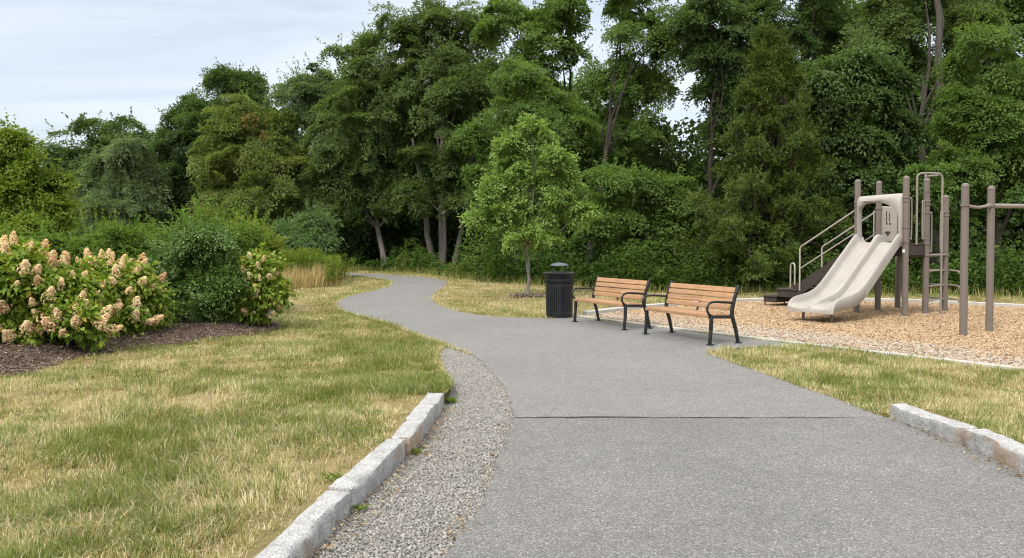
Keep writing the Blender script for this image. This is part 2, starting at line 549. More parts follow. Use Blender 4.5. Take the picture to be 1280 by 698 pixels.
# base ground to the horizon
g = MB(); g.add([(-900, -300, -.035), (900, -300, -.035), (900, 1500, -.035), (-900, 1500, -.035)], [(0, 1, 2, 3)])
go = g.build('ground', M['lawn'], smooth=False); go['kind'] = 'structure'
flat('forest_floor', [(x, y + .6) for x, y in FOREST], -.02, M['forest_floor'])
gx = lambda y: float(np.interp(y, [p[1] for p in grav_left], [p[0] for p in grav_left]))
bank('lawn', np.arange(-1, 11.6, .2), lambda y: -16.0, lambda y: (gx(y) - .07 if y < 7.7 else gx(y) + .03) if y < 10.6 else gx(10.6) + .02, 60)
rx = lambda y: float(np.interp(y, [1, 6.9, 7.25, 7.6, 8.4, 9.2, 10.6, 11.3], [3.5, 3.52, 3.4, 3.3, 3.12, 2.75, 2.1, 1.85])) + .12
bx1 = lambda y: float(np.interp(y, [p[1] for p in bord_near[::-1]], [p[0] for p in bord_near[::-1]]))
bank('lawn', np.arange(1, 11.0, .2), rx, lambda y: max(rx(y) + .1, bx1(y) - .05), 24)
far = [p for p in PATH if p[1] >= yj]
i0 = [i for i, p in enumerate(PATH) if p[1] >= yj]
flat('path', PATH, 0.0, M['path'], thick=.034)
near = [p for p in PATH if p[1] < yj]
xl = float(np.interp(yj, [p[1] for p in path_left[:60]], [p[0] for p in path_left[:60]]))
kl = [i for i in range(len(PATH)) if PATH[i][1] < yj]
a_ = [PATH[i] for i in kl if i < len(path_left)]
b_ = [PATH[i] for i in kl if i >= len(path_left)]
flat('pavement', a_ + [(a_[-1][0] + .012, yj)] + [(3.33, yj)] + b_, .004, M['pavement'])
# the sealed joint across the path
n = 160
xs = np.linspace(a_[-1][0] + .03, 3.2, n)
yc = yj + .10 * (fbm(xs, xs * 0, .6, 5) - .5) + np.interp(xs, [0, 3.2], [-.015, .03])
wd = .002 + .03 * fbm(xs, xs * 0 + 3, .22, 9) * np.interp(xs, [0, 2.2, 3.2], [1, .8, .35])
V = [(x, y - w, .0085) for x, y, w in zip(xs, yc, wd)] + [(x, y + w, .0085) for x, y, w in zip(xs, yc, wd)]
jm = MB(); jm.add(V, [(i, i + 1, n + i + 1, n + i) for i in range(n - 1)])
jo = jm.build('path_joint', M['joint'], smooth=False); jo['kind'] = 'structure'
flat('gravel_bed', GRAVEL, -.024, M['gravel_bed'])
flat('wood_chip_bed', CHIPS, -.006, M['chip_bed'])

# mulch bed: a low mound
mb_poly = MULCH
xs0, ys0 = np.meshgrid(np.arange(-14, -3.4, .14), np.arange(8.2, 21, .14))


def edge_dist(x, y, poly):
    d = np.full(np.shape(x), 1e9)
    for i in range(len(poly)):
        a, b = np.array(poly[i]), np.array(poly[(i + 1) % len(poly)])
        ab = b - a
        tt = np.clip(((x - a[0]) * ab[0] + (y - a[1]) * ab[1]) / max(ab @ ab, 1e-9), 0, 1)
        d = np.minimum(d, np.hypot(x - a[0] - tt * ab[0], y - a[1] - tt * ab[1]))
    return d


def mulch_z(x, y):
    return .0 + .15 * sstep(0, .9, edge_dist(x, y, MULCH))


ins = inpoly(xs0, ys0, MULCH)
dz = mulch_z(xs0, ys0)
zz = np.where(ins, dz + .012, -.06) + .02 * (fbm(xs0, ys0, .4, 31) - .5)
ny, nx = xs0.shape
V = np.stack([xs0, ys0, zz + lawn_z(xs0, ys0) * .8], -1).reshape(-1, 3)
F = [(j * nx + i, j * nx + i + 1, (j + 1) * nx + i + 1, (j + 1) * nx + i) for j in range(ny - 1) for i in range(nx - 1)
     if ins[j, i] or ins[j, i + 1] or ins[j + 1, i] or ins[j + 1, i + 1]]
m_ = MB(); m_.add(V, F)
mo = m_.build('mulch_bed', M['mulch_bed']); mo['kind'] = 'structure'


# ---------------------------------------------------------------- scattered flat bits
def bits(P, ln, wd, tilt, tint, rng, thick=.25):
    """thin irregular wedge-shaped bits (4-sided solids) lying on the ground"""
    n = len(P)
    az = rng.random(n) * 2 * PI
    T = np.stack([np.cos(az), np.sin(az), rng.normal(0, tilt, n)], -1); T = unit(T)
    N = np.stack([rng.normal(0, tilt, n), rng.normal(0, tilt, n), np.ones(n)], -1)
    S = unit(np.cross(N, T)); N = np.cross(T, S)
    l, w = ln[:, None] / 2, wd[:, None] / 2
    h = (wd * thick)[:, None]
    v = np.stack([P - T * l - S * w * .7, P + T * l * .9 - S * w, P + T * l + S * w * .6, P - T * l * .8 + S * w,
                  P - T * l * .7 + N * h, P + T * l * .7 + N * h], 1)
    q = np.arange(n)[:, None] * 6
    fs = np.array([0, 1, 5, 4, 2, 3, 4, 5, 1, 2, 5, 3, 0, 4])
    loops = (q + fs[None]).ravel()
    st = (np.arange(n)[:, None] * 14 + np.array([0, 4, 8, 11])[None]).ravel()
    return v.reshape(-1, 3), loops, st, np.repeat(tint, 6)


def stuff(name, data, m, label, cat):
    v, l, s, ti = data
    me = np_mesh(name, v, l, s, {'tint': ti})
    o = link(name, me, m)
    return tag(o, label, cat, kind='stuff')


# gravel stones
r = np.random.default_rng(21)
X = r.uniform(-1.6, .3, 230000); Y = r.uniform(2.6, 11.3, 230000)
k = inpoly(X, Y, GRAVEL) & (r.random(len(X)) < np.interp(Y, [3, 11], [1, .8]))
X, Y = X[k], Y[k]
nS = len(X)
sz = np.clip(r.lognormal(math.log(.0058), .42, nS), .003, .017)
oct_ = np.array([[1, 0, 0], [0, 1, 0], [-1, 0, 0], [0, -1, 0], [0, 0, 1], [0, 0, -1.]])
az = r.random(nS) * 2 * PI
ca, sa = np.cos(az), np.sin(az)
v = oct_[None] * r.uniform(.65, 1.3, (nS, 6, 1)) * np.stack([np.ones(nS), r.uniform(.6, 1, nS), r.uniform(.45, .8, nS)], -1)[:, None, :]
v = v + r.normal(0, .18, v.shape)
v = np.stack([v[..., 0] * ca[:, None] - v[..., 1] * sa[:, None], v[..., 0] * sa[:, None] + v[..., 1] * ca[:, None], v[..., 2]], -1) * sz[:, None, None]
v = v + np.stack([X, Y, sz * .25 + r.random(nS) * .004 - .021 + .008 * vnoise(X, Y, .25, 15)], -1)[:, None, :]
tri = np.array([0, 1, 4, 1, 2, 4, 2, 3, 4, 3, 0, 4, 1, 0, 5, 2, 1, 5, 3, 2, 5, 0, 3, 5])
loops = (np.arange(nS)[:, None] * 6 + tri[None]).ravel()
stuff('gravel', (v.reshape(-1, 3), loops, np.arange(nS * 8) * 3, np.repeat(np.clip(r.normal(.48, .18, nS), 0, 1), 6)), M['gravel'],
      'loose grey gravel strip between the granite kerb and the path', 'gravel')

# wood chips
r = np.random.default_rng(22)
X = r.uniform(1, 16, 330000); Y = r.uniform(7, 21.5, 330000)
k = inpoly(X, Y, CHIPS) & (np.abs(X) < .72 * Y + .6)
X, Y = X[k], Y[k]
b0, b1 = np.array(bord_near[0]), np.array(bord_near[-2])
bd = (b1 - b0) / np.linalg.norm(b1 - b0)
dist = (X - b0[0]) * -bd[1] * 1 + (Y - b0[1]) * bd[0]
grey = (1 - sstep(.5, 1.9, np.abs(dist) + .9 * (fbm(X, Y, .9, 8) - .5))) * .75
tint = np.where(r.random(len(X)) < grey, r.uniform(.72, 1, len(X)), np.clip(r.normal(.4, .15, len(X)), 0, .68))
P = np.stack([X, Y, r.uniform(-.002, .012, len(X)) + .012 * fbm(X, Y, .5, 14)], -1)
stuff('wood_chips', bits(P, r.uniform(.022, .06, len(X)), r.uniform(.008, .021, len(X)), .3, tint, r), M['chips'],
      'orange tan wood chips covering the playground floor, greyer along the front border', 'wood chips')

# mulch chips
r = np.random.default_rng(23)
X = r.uniform(-13, -3.5, 90000); Y = r.uniform(8, 18, 90000)
k = inpoly(X, Y, MULCH) & (X > -.72 * Y - .6) & (Y < 15.5)
X, Y = X[k], Y[k]
P = np.stack([X, Y, mulch_z(X, Y) + lawn_z(X, Y) * .8 + r.uniform(.008, .026, len(X))], -1)
stuff('mulch', bits(P, r.uniform(.025, .08, len(X)), r.uniform(.008, .022, len(X)), .35, np.clip(r.normal(.5, .25, len(X)), 0, 1), r), M['mulch'],
      'dark brown bark mulch under the hydrangeas', 'mulch')


# ---------------------------------------------------------------- grass
def blades(P, az, lean, ln, wd, tint):
    n = len(P)
    d = np.stack([np.cos(az), np.sin(az), np.zeros(n)], -1)
    s = np.stack([-np.sin(az), np.cos(az), np.zeros(n)], -1)
    up = np.array([0, 0, 1.])
    p1 = P + (d * np.sin(lean * .6)[:, None] + up * np.cos(lean * .6)[:, None]) * (ln * .5)[:, None]
    l2 = np.minimum(lean * 1.5, 1.75)
    p2 = p1 + (d * np.sin(l2)[:, None] + up * np.cos(l2)[:, None]) * (ln * .5)[:, None]
    w = (wd / 2)[:, None]
    v = np.stack([P - s * w, P + s * w, p1 + s * w * .75, p1 - s * w * .75, p2], 1).reshape(-1, 3)
    q = np.arange(n)[:, None] * 5
    loops = (q + np.array([0, 1, 2, 3, 3, 2, 4])[None]).ravel()
    st = (np.arange(n)[:, None] * 7 + np.array([0, 4])[None]).ravel()
    return v, loops, st, np.repeat(tint, 5)


NOGRASS = [PATH, GRAVEL, MULCH, CHIPS, [(x, y + .9) for x, y in FOREST]]
r = np.random.default_rng(24)
TX, TY, TN = [], [], []
for y0, y1, dens in [(1.5, 3.2, 150), (3.2, 5, 1000), (5, 7, 800), (7, 9.5, 560), (9.5, 13, 330), (13, 18, 150), (18, 26, 60), (26, 42, 24)]:
    xm = .70 * y1 + 1.2
    n = int(dens * (y1 - y0) * 2 * xm)
    x, y = r.uniform(-xm, xm, n), r.uniform(y0, y1, n)
    k = np.abs(x) < .66 * y + 1.1
    TX.append(x[k]); TY.append(y[k])
TX, TY = np.concatenate(TX), np.concatenate(TY)
ok = np.ones(len(TX), bool)
for pl in NOGRASS: ok &= ~inpoly(TX, TY, pl)
ok &= ~((TX > kerb_x(TY) - .20) & (TX < kerb_x(TY) + .06) & (TY < 7.72))
ok &= ~((TX > 3.38) & (TX < 3.72) & (TY < 7.2))
# spill over edges: ring tufts along the path keep an uneven border
TX, TY = TX[ok], TY[ok]


PL = np.array([p for p in path_left if p[1] > 7])


def pd(x, y):
    q = np.full(np.shape(x), 1e9)
    for a in PL: q = np.minimum(q, (x - a[0]) ** 2 + (y - a[1]) ** 2)
    return np.sqrt(q)


def dryness(x, y):
    d = fbm(x, y, 1.7, 41, 2) * .40 + vnoise(x, y, .55, 45) * .30 + vnoise(x, y, .21, 47) * .30
    ex = np.clip((x - (kerb_x(y) - 1.0)) / 1.0, 0, 1) * (y < 7.6) * (x < 0)   # worn beside the kerb
    gr = np.exp(-((x + 1.1) ** 2 / .5 + (y - 9.3) ** 2 / 4.5))              # green tongue at the kerb end
    gr2 = np.exp(-((x + 2.6) ** 2 / 2.5 + (y - 13.5) ** 2 / 5))
    d = d - .17 * np.exp(-(pd(x, y) / .55) ** 2) * (y > 8.5)                 # greener along the path
    return d + .26 * ex ** .7 - .32 * gr - .10 * gr2 + .022


dr = dryness(TX, TY)
bare = (dr > .60) & (r.random(len(TX)) < .78)
TX, TY, dr = TX[~bare], TY[~bare], dr[~bare]
nb = np.where(TY < 9.5, 15, np.where(TY < 18, 11, 10))
I = np.repeat(np.arange(len(TX)), nb)
n = len(I)
sc = np.interp(TY[I], [3, 8, 14, 25, 40], [1, 1.05, 1.35, 2.3, 3.6])
spread = np.interp(TY[I], [3, 10, 20, 40], [.026, .035, .09, .18])
jx, jy = r.normal(0, 1, n) * spread, r.normal(0, 1, n) * spread
px_, py_ = TX[I] + jx, TY[I] + jy
greenish = 1 - sstep(.38, .60, dr[I] + np.repeat(r.normal(0, .07, len(TX)), nb))
lush = np.repeat(r.random(len(TX)) < .05 * (TY < 12), nb)
isg = (r.random(n) < (.08 + .80 * greenish)) | (lush & (r.random(n) < .9))
tint = np.where(isg, np.clip(r.normal(.27, .15, n), 0, .55), np.clip(r.normal(.74, .15, n), .45, 1))
tint = np.where(lush, np.clip(tint - .14, 0, 1), tint)
tall = (.55 + .9 * vnoise(px_, py_, .45, 52)) * np.repeat(r.uniform(.6, 1.35, len(TX)), nb) * np.where(lush, 1.35, 1.0)
ln = np.where(isg, r.uniform(.045, .11, n), r.uniform(.045, .115, n)) * tall * np.interp(TY[I], [3, 9, 20, 40], [1.0, .9, .85, 1.0])
wind = fbm(px_, py_, 1.1, 61) * 4 * PI
az = np.where(r.random(n) < .6, np.arctan2(jy, jx), wind) + r.normal(0, .5, n)
lean = np.where(isg, r.uniform(.15, 1.05, n), r.uniform(.45, 1.45, n))
wd = r.uniform(.0026, .0048, n) * sc
exw = np.clip((px_ - (kerb_x(py_) - .75)) / .6, 0, 1) * (py_ < 7.6) * (px_ < 0)
ln = ln * (1 - .45 * exw * (~lush))
P = np.stack([px_, py_, lawn_z(px_, py_) - .012], -1)
# a straw coloured fringe along the path and border edges
fr = []
for line, off, y0, y1 in ((path_left, -1, 11.0, 36), (path_right, 1, 15.5, 38), (path_r2[8:16], 1, 5, 13), (grav_left[3:], -1, 7.6, 11.4)):
    A = np.array(line, float)
    for a, b in zip(A[:-1], A[1:]):
        if not (y0 < a[1] < y1): continue
        m = int(np.linalg.norm(b - a) * (260 if a[1] < 16 else 90))
        t_ = r.random(m)[:, None]
        d_ = (b - a) / max(np.linalg.norm(b - a), 1e-6)
        nn = np.array([-d_[1], d_[0]])
        fr.append(a + (b - a) * t_ + nn * (np.abs(r.normal(0, .05, m)) - .02)[:, None] * (1 if off < 0 else 1))
fr = np.concatenate(fr); m = len(fr)
fs_ = np.interp(fr[:, 1], [3, 8, 14, 25, 40], [1, 1.05, 1.35, 2.3, 3.6])
P = np.concatenate([P, np.stack([fr[:, 0], fr[:, 1], -.006 + lawn_z(fr[:, 0] - .05, fr[:, 1]) * (fr[:, 0] < 0) * (fr[:, 1] < 11) * .8], -1)])
az = np.concatenate([az, r.random(m) * 6.3]); lean = np.concatenate([lean, r.uniform(.3, 1.4, m)])
ln = np.concatenate([ln, r.uniform(.03, .09, m)]); wd = np.concatenate([wd, r.uniform(.003, .005, m) * fs_])
tint = np.concatenate([tint, np.clip(r.normal(.68, .2, m), .1, 1)])
stuff('grass', blades(P, az, lean, ln, wd, tint), M['grass'], 'patchy summer lawn of green and straw coloured grass', 'grass')


# ---------------------------------------------------------------- leaves and trees
def leaf_arrays(P, T, N, ln, wd, tint, fold=.22):
    n = len(P)
    T = unit(T)
    N = unit(N - T * (N * T).sum(-1, keepdims=True))
    S = np.cross(T, N)
    l, w = ln[:, None], wd[:, None]
    v = np.stack([P, P + T * l * .45 + S * w * .5 + N * w * fold, P + T * l - N * l * .12, P + T * l * .45 - S * w * .5 + N * w * fold], 1).reshape(-1, 3)
    return v, np.repeat(tint, 4)


def leaf_mesh(name, v, ti):
    n = len(v) // 4
    return np_mesh(name, v, np.arange(n * 4), np.arange(n) * 4, {'tint': ti})


def lobes_sprays(lobes, spacing, rng, low=.35, inner=.35):
    """points over the surface of a union of ellipsoids: centre, outward normal"""
    C, O = [], []
    for i, (c, rr) in enumerate(lobes):
        area = 4 * PI * ((rr[0] * rr[1]) ** 1.6 / 3 + (rr[0] * rr[2]) ** 1.6 / 3 + (rr[1] * rr[2]) ** 1.6 / 3) ** (1 / 1.6)
        n = max(8, int(area / spacing ** 2))
        d = unit(rng.normal(0, 1, (n, 3)))
        keep = (d[:, 2] > -.35) | (rng.random(n) < low)
        d = d[keep]; n = len(d)
        rad = np.where(rng.random(n) < .22, rng.uniform(1.0, 1.28, n), rng.uniform(.72, 1.05, n))[:, None]
        C.append(c + d * rr * rad); O.append(unit(d / rr))
        m = int(n * inner)
        if m:
            d = unit(rng.normal(0, 1, (m, 3)))
            C.append(c + d * rr * rng.uniform(.25, .7, m)[:, None]); O.append(unit(d / rr))
    C, O = np.concatenate(C), np.concatenate(O)
    deep = np.zeros(len(C), int)
    for c, rr in lobes:
        deep += (np.linalg.norm((C - c) / rr, axis=1) < .6)
    keep = (deep < 1) | (rng.random(len(C)) < inner)
    return C[keep], O[keep]


def rough(lobes, rng, k=8, core=.82, big=.42):
    out = []
    for c, rr in lobes:
        c, rr = np.array(c, float), np.array(rr, float)
        out.append((c, rr * core))
        for q in range(k):
            d = unit(rng.normal(0, 1, 3)[None])[0]
            if d[2] < -.5: d[2] *= -1
            f = rng.uniform(.5, 1.0) * big
            r_ = rr * f
            r_ = np.array([r_[0], r_[1], min(r_[2], .85 * r_[0])]) if rr[2] > rr[0] else r_
            out.append((c + d * rr * rng.uniform(.68, .98), r_))
    return out


def shoot_leaves(C, O, frac, length, nl, ll, lw, rng, up=.6):
    m = max(1, int(len(C) * frac))
    k = rng.choice(len(C), m)
    C, O = C[k], O[k]
    d = unit(O * .8 + np.array([0, 0, up]) + rng.normal(0, .3, (m, 3)))
    t = rng.random((m, nl)) ** .8
    Ln = length * rng.uniform(.5, 1.2, (m, 1))
    side = unit(rng.normal(0, 1, (m, nl, 3)) + d[:, None] * .3)
    P = C[:, None] + d[:, None] * (t * Ln)[..., None] + side * .12 * ll
    T = side * (1.1 - .5 * t[..., None]) + d[:, None] * .7
    N = np.array([0, 0, .9]) + d[:, None] * .4 + rng.normal(0, .4, (m, nl, 3))
    tint = np.clip(.56 + rng.normal(0, .12, (m, 1)) + rng.normal(0, .14, (m, nl)), 0, 1)
    return leaf_arrays(P.reshape(-1, 3), T.reshape(-1, 3), N.reshape(-1, 3), (ll * rng.uniform(.6, 1.1, (m, nl))).ravel(), (lw * rng.uniform(.7, 1.1, (m, nl))).ravel(), tint.ravel())


def spray_leaves(C, O, R0, nl, ll, lw, rng, flatness=.42, droop=.25, jitter=.55, hue=0.0):
    ns = len(C)
    R = R0 * rng.choice([.5, .75, 1.0, 1.25, 1.5], ns) * rng.uniform(.85, 1.15, ns)
    up = np.array([0, 0, 1.])
    axis = unit(up * .75 + O * .6 + rng.normal(0, .38, (ns, 3)))
    a = unit(np.cross(axis, np.array([.3, 1., .2])))
    b = np.cross(axis, a)
    th = rng.random((ns, nl)) * 2 * PI
    rad = np.sqrt(rng.random((ns, nl))) * (1 + .25 * np.sin(3 * th + rng.random((ns, 1)) * 6))
    u, v = rad * np.cos(th), rad * np.sin(th)
    w = flatness * (np.sqrt(np.clip(1.3 - rad ** 2, 0, None)) - .6) * rng.uniform(.35, 1.1, (ns, nl)) - droop * rad ** 2 * .5 + rng.normal(0, .07, (ns, nl))
    loc = (a[:, None] * u[..., None] + b[:, None] * v[..., None] + axis[:, None] * w[..., None])
    P = C[:, None] + loc * R[:, None, None]
    radial = unit(a[:, None] * u[..., None] + b[:, None] * v[..., None] + O[:, None] * .4 + rng.normal(0, .35, (ns, nl, 3)))
    T = radial - up * (droop + .15)
    N = axis[:, None] * .9 + radial * .35 + rng.normal(0, jitter, (ns, nl, 3))
    tint = np.clip(.5 + rng.normal(0, .14, (ns, 1)) + rng.normal(0, .16, (ns, nl)) + hue, 0, 1)
    ln = ll * rng.uniform(.65, 1.3, (ns, nl)); wd = lw * rng.uniform(.7, 1.25, (ns, nl))
    return leaf_arrays(P.reshape(-1, 3), T.reshape(-1, 3), N.reshape(-1, 3), ln.ravel(), wd.ravel(), tint.ravel())


def curved(p, q, rng, bend=.12, n=5):
    p, q = np.array(p, float), np.array(q, float)
    L_ = np.linalg.norm(q - p)
    off = rng.normal(0, bend, 3) * L_
    out = []
    for i in range(n + 1):
        t = i / n
        out.append(p + (q - p) * t + off * math.sin(PI * t) * .6 + rng.normal(0, .012, 3) * L_ * (0 < i < n))
    return out


def skeleton(mb, base, lobes, C, rng, r0, twigs=60, fork=0.0):
    """trunks, limbs to each lobe, boughs to the sprays"""
    base = np.array(base, float)
    cen = np.mean([c for c, _ in lobes], axis=0)
    top = max(lobes, key=lambda l: l[0][2])[0]
    tp = base + (np.array([top[0] * .6 + cen[0] * .4, top[1] * .6 + cen[1] * .4, top[2]]) - base)
    path = curved(base - np.array([0, 0, .1]), tp, rng, .03, 9)
    rr = [max(.02, r0 * (1.25 if i == 0 else 1) * (1 - i / 9.6)) for i in range(10)]
    mb.tube(path, rr, 8)
    hubs = []
    for c, lr in lobes:
        hgt = max(fork, min(max(c[2] * .55, base[2] + .25 * tp[2]), tp[2] * .8))
        i = min(range(len(path)), key=lambda k: abs(path[k][2] - hgt))
        i = min(i, 8)
        pts = curved(path[i], c, rng, .10, 5)
        ra = rr[i] * .6
        mb.tube(pts, [max(.014, ra * (1 - .15 * k)) for k in range(6)], 6)
        hubs += [(pts[k], ra * (1 - .15 * k)) for k in (2, 3, 4, 5)]
    hp = np.array([h[0] for h in hubs])
    if len(C):
        for j in rng.choice(len(C), min(twigs, len(C)), replace=False):
            d = np.linalg.norm(hp - C[j], axis=1) + .6 * np.maximum(0, hp[:, 2] - C[j][2])
            k = int(np.argmin(d))
            pts = curved(hp[k], C[j], rng, .12, 4)
            q = max(.01, min(.05, hubs[k][1] * .45))
            mb.tube(pts, [q, q * .75, q * .55, q * .4, q * .25], 4, cap=False)


WOODS = 'trees along the woodland edge'


def tree(name, label, base, lobes, leaf, bark, seed, spacing, R, nl, ll, lw, r0, group=WOODS, twigs=60, low=.35, inner=.35,
         flatness=.5, droop=.02, jitter=.46, trunks=None, category='tree', crown='crown', trunkname='trunk', red=None, kids=8, core=.82, big=.42, shoots=(.6, 1.7, 18), fork=0.0, gaps=.22):
    rng = np.random.default_rng(seed)
    base = np.array(base, float)
    root = empty(name, tuple(base))
    tag(root, label, category, group)
    lob = [(np.array(c) - base, np.array(rr, float)) for c, rr in lobes]
    C, O = lobes_sprays(rough(lob, rng, kids, core, big) if kids else lob, spacing, rng, low, inner)
    k = C[:, 2] > max(.12, fork * .9)
    C, O = C[k], O[k]
    if gaps:
        off = Vector((seed * 1.7, seed * .3, 0))
        nv = np.array([mnoise.noise_vector(Vector(c) / (R * 2.6) + off) for c in C])
        nh = np.array([mnoise.noise(Vector(c) / (R * 1.9) - off) for c in C])
        keep = nh > -gaps
        C, O = (C + nv * R * 1.1)[keep], unit(O + nv * .5)[keep]
        C[:, 2] = np.maximum(C[:, 2], max(.12, fork * .9))
    v, ti = spray_leaves(C, O, R, nl, ll, lw, rng, flatness, droop, jitter)
    if shoots:
        v2, ti2 = shoot_leaves(C, O, shoots[0], shoots[1] * R, shoots[2], ll, lw, rng)
        v, ti = np.concatenate([v, v2]), np.concatenate([ti, ti2])
    if red is not None:
        cen, rad = np.array(red[0]) - base, red[1]
        pv = v.reshape(-1, 4, 3)[:, 0]
        hit = (np.linalg.norm(pv - cen, axis=1) < rad) & (rng.random(len(pv)) < .5)
        ti = np.where(np.repeat(hit, 4), 1.0, np.minimum(ti, .9))
    link(crown, leaf_mesh(crown, v, ti), M[leaf], root)
    mb = MB()
    if trunks:
        for (dx, dy, lx, ly, hh, tr) in trunks:
            pts = curved((dx, dy, -.1), (lx, ly, hh), rng, .03, 7)
            mb.tube(pts, [tr * (1.2 if i == 0 else 1) * (1 - i * .09) for i in range(8)], 8)
            sub = [l for l in lob]
        skeleton(mb, (trunks[0][0], trunks[0][1], 0), lob, C, rng, r0 * .7, twigs, fork)
    else:
        skeleton(mb, (0, 0, 0), lob, C, rng, r0, twigs, fork)
    mb.build(trunkname, M[bark], root)
    return root


def LB(Y, items, seed=0, depth=.85):
    """lobes given by where and how large they look at distance Y -> real ellipsoids with depth"""
    rng = np.random.default_rng(900 + seed)
    out = []
    for it in items:
        px, py, rx_, ry_ = it[:4]
        dy = it[4] if len(it) > 4 else rng.uniform(-.5, .5) * rx_ * Y / FPX
        c = at(px, py, Y + dy)
        s = Y / FPX
        out.append((c, (rx_ * s, rx_ * s * depth, ry_ * s)))
    return out


def ground_at(px, Y):
    return ((px - 640) * Y / FPX, Y, 0.0)


far_kw = dict(spacing=1.06, R=.60, nl=290, ll=.138, lw=.082)
mid_kw = dict(spacing=.92, R=.52, nl=290, ll=.112, lw=.068)
near_kw = dict(spacing=.74, R=.43, nl=260, ll=.092, lw=.058)

tree('maple_tree', 'small yellow green maple at the left edge behind the hydrangeas', ground_at(28, 25), LB(25, [(32, 182, 12, 16), (18, 204, 20, 13), (48, 208, 18, 13), (6, 230, 24, 13), (56, 236, 22, 13), (30, 246, 30, 14), (-6, 262, 32, 15), (66, 268, 22, 14), (30, 276, 40, 15), (10, 300, 60, 18), (72, 296, 22, 14), (-45, 280, 40, 40)], 1),
     'lime', 'bark_dark', 101, .58, .34, 130, .105, .068, .09, shoots=(1.0, 2.0, 18), kids=5, big=.36, inner=.2)
tree('oak_tree', 'dark rounded oak standing farthest away, left of the pale feathery tree', ground_at(125, 54), LB(54, [(125, 195, 52, 36), (90, 225, 38, 40), (165, 200, 36, 32), (120, 265, 65, 50), (180, 250, 40, 50), (60, 270, 50, 50)], 2),
     'dark', 'bark_dark', 102, 1.25, .75, 200, .19, .115, .25)
tree('willow_tree', 'pale grey green feathery tree in front of the dark rounded oak', ground_at(160, 47), LB(47, [(165, 192, 20, 18), (140, 212, 24, 20), (182, 216, 20, 22), (125, 246, 26, 24), (160, 248, 30, 26), (185, 262, 26, 28), (140, 285, 44, 34), (180, 300, 36, 30)], 3),
     'grey', 'bark_grey', 103, .9, .6, 200, .19, .06, .2, flatness=.6, droop=.35)
tree('poplar_tree', 'tall dark green tree with three upright tufts at its top', ground_at(255, 50), LB(50, [(237, 134, 16, 26), (232, 165, 22, 28), (281, 118, 17, 24), (276, 150, 20, 24), (316, 124, 14, 22), (314, 152, 18, 24), (220, 195, 24, 34), (262, 195, 34, 50), (230, 250, 42, 46), (285, 225, 40, 60), (205, 275, 32, 44)], 4),
     'dark', 'bark_dark', 104, **{**far_kw, 'spacing': 1.05}, r0=.26, big=.32, core=.88)
tree('maple_tree', 'light green maple with a reddish patch near its crown', ground_at(305, 44), LB(44, [(305, 165, 36, 38), (340, 190, 28, 40), (285, 205, 38, 40), (325, 235, 50, 45), (285, 265, 42, 40), (340, 280, 50, 38), (300, 300, 50, 30)], 5),
     'warm', 'bark_grey', 105, **far_kw, r0=.2, red=(at(322, 152, 42.7), 1.0))
tree('ash_tree', 'grey green tree with bare twiggy top, left of the big oaks', ground_at(395, 46), LB(46, [(412, 125, 26, 34), (380, 140, 26, 36), (395, 180, 48, 45), (370, 235, 44, 55), (420, 230, 45, 60), (390, 285, 55, 40)], 6),
     'grey', 'bark_grey', 106, **{**far_kw, 'lw': .08}, r0=.22, flatness=.6, shoots=(.9, 2.2, 18))
tree('oak_tree', 'broad dark oak beside the path bend, with one leaning trunk', ground_at(482, 43.5), LB(43.5, [(455, 90, 36, 36), (440, 150, 46, 46), (485, 130, 42, 44), (430, 215, 44, 42), (480, 205, 54, 50), (448, 255, 42, 26), (503, 245, 34, 26), (415, 262, 30, 36)], 7),
     'oak', 'bark_grey', 107, **far_kw, r0=.17, low=.55)
tree('oak_tree', 'tallest dark oak at the path bend, standing on three trunks', ground_at(553, 42.5), LB(42.5, [(500, 60, 32, 34), (545, 55, 40, 38), (590, 60, 38, 40), (520, 110, 48, 40), (575, 115, 50, 45), (545, 165, 60, 45), (600, 190, 46, 50), (545, 218, 46, 32), (595, 250, 32, 24), (532, 248, 28, 18)], 8),
     'oak', 'bark_grey', 108, **far_kw, r0=.2, low=.55, trunks=[(0, 0, .3, 0, 7.5, .22), (-.55, .2, -1.6, .3, 7.0, .19), (.5, .3, 1.7, .6, 6.5, .16)])
tree('ash_tree', 'tall airy tree with sky showing through its open crown', ground_at(735, 39), LB(39, [(640, 22, 30, 28), (690, 55, 30, 34), (712, 18, 24, 30), (665, 85, 30, 28), (622, 40, 18, 16), (690, 130, 34, 32)], 9),
     'mid', 'bark_dark', 109, 1.0, .52, 190, .14, .088, .2, inner=.12, twigs=90)
tree('maple_tree', 'light green maple rising directly behind the young tree', ground_at(672, 35), LB(35, [(655, 120, 44, 42), (630, 165, 40, 38), (690, 160, 46, 42), (720, 210, 40, 44), (650, 215, 55, 45), (720, 255, 42, 32), (615, 238, 26, 34)], 10),
     'mid', 'bark_grey', 110, **mid_kw, r0=.18)
tree('oak_tree', 'tall green tree behind the benches, its thick trunk near the litter bin', ground_at(733, 32), LB(36, [(780, 5, 46, 40), (800, 62, 46, 40), (850, 40, 34, 34), (768, 115, 40, 40), (815, 112, 34, 34), (778, 180, 46, 42), (755, 235, 40, 40)], 11),
     'mid', 'bark_dark', 111, **mid_kw, r0=.17, twigs=90)
tree('cherry_tree', 'slender dark trunked tree leaning in the sky gap left of the cedar', ground_at(872, 33), LB(33, [(872, 66, 32, 26), (902, 100, 26, 32), (885, 26, 34, 26), (912, 165, 20, 40)], 12),
     'dark', 'bark_dark', 112, .95, .5, 180, .125, .08, .16, inner=.1, twigs=70, low=.6)
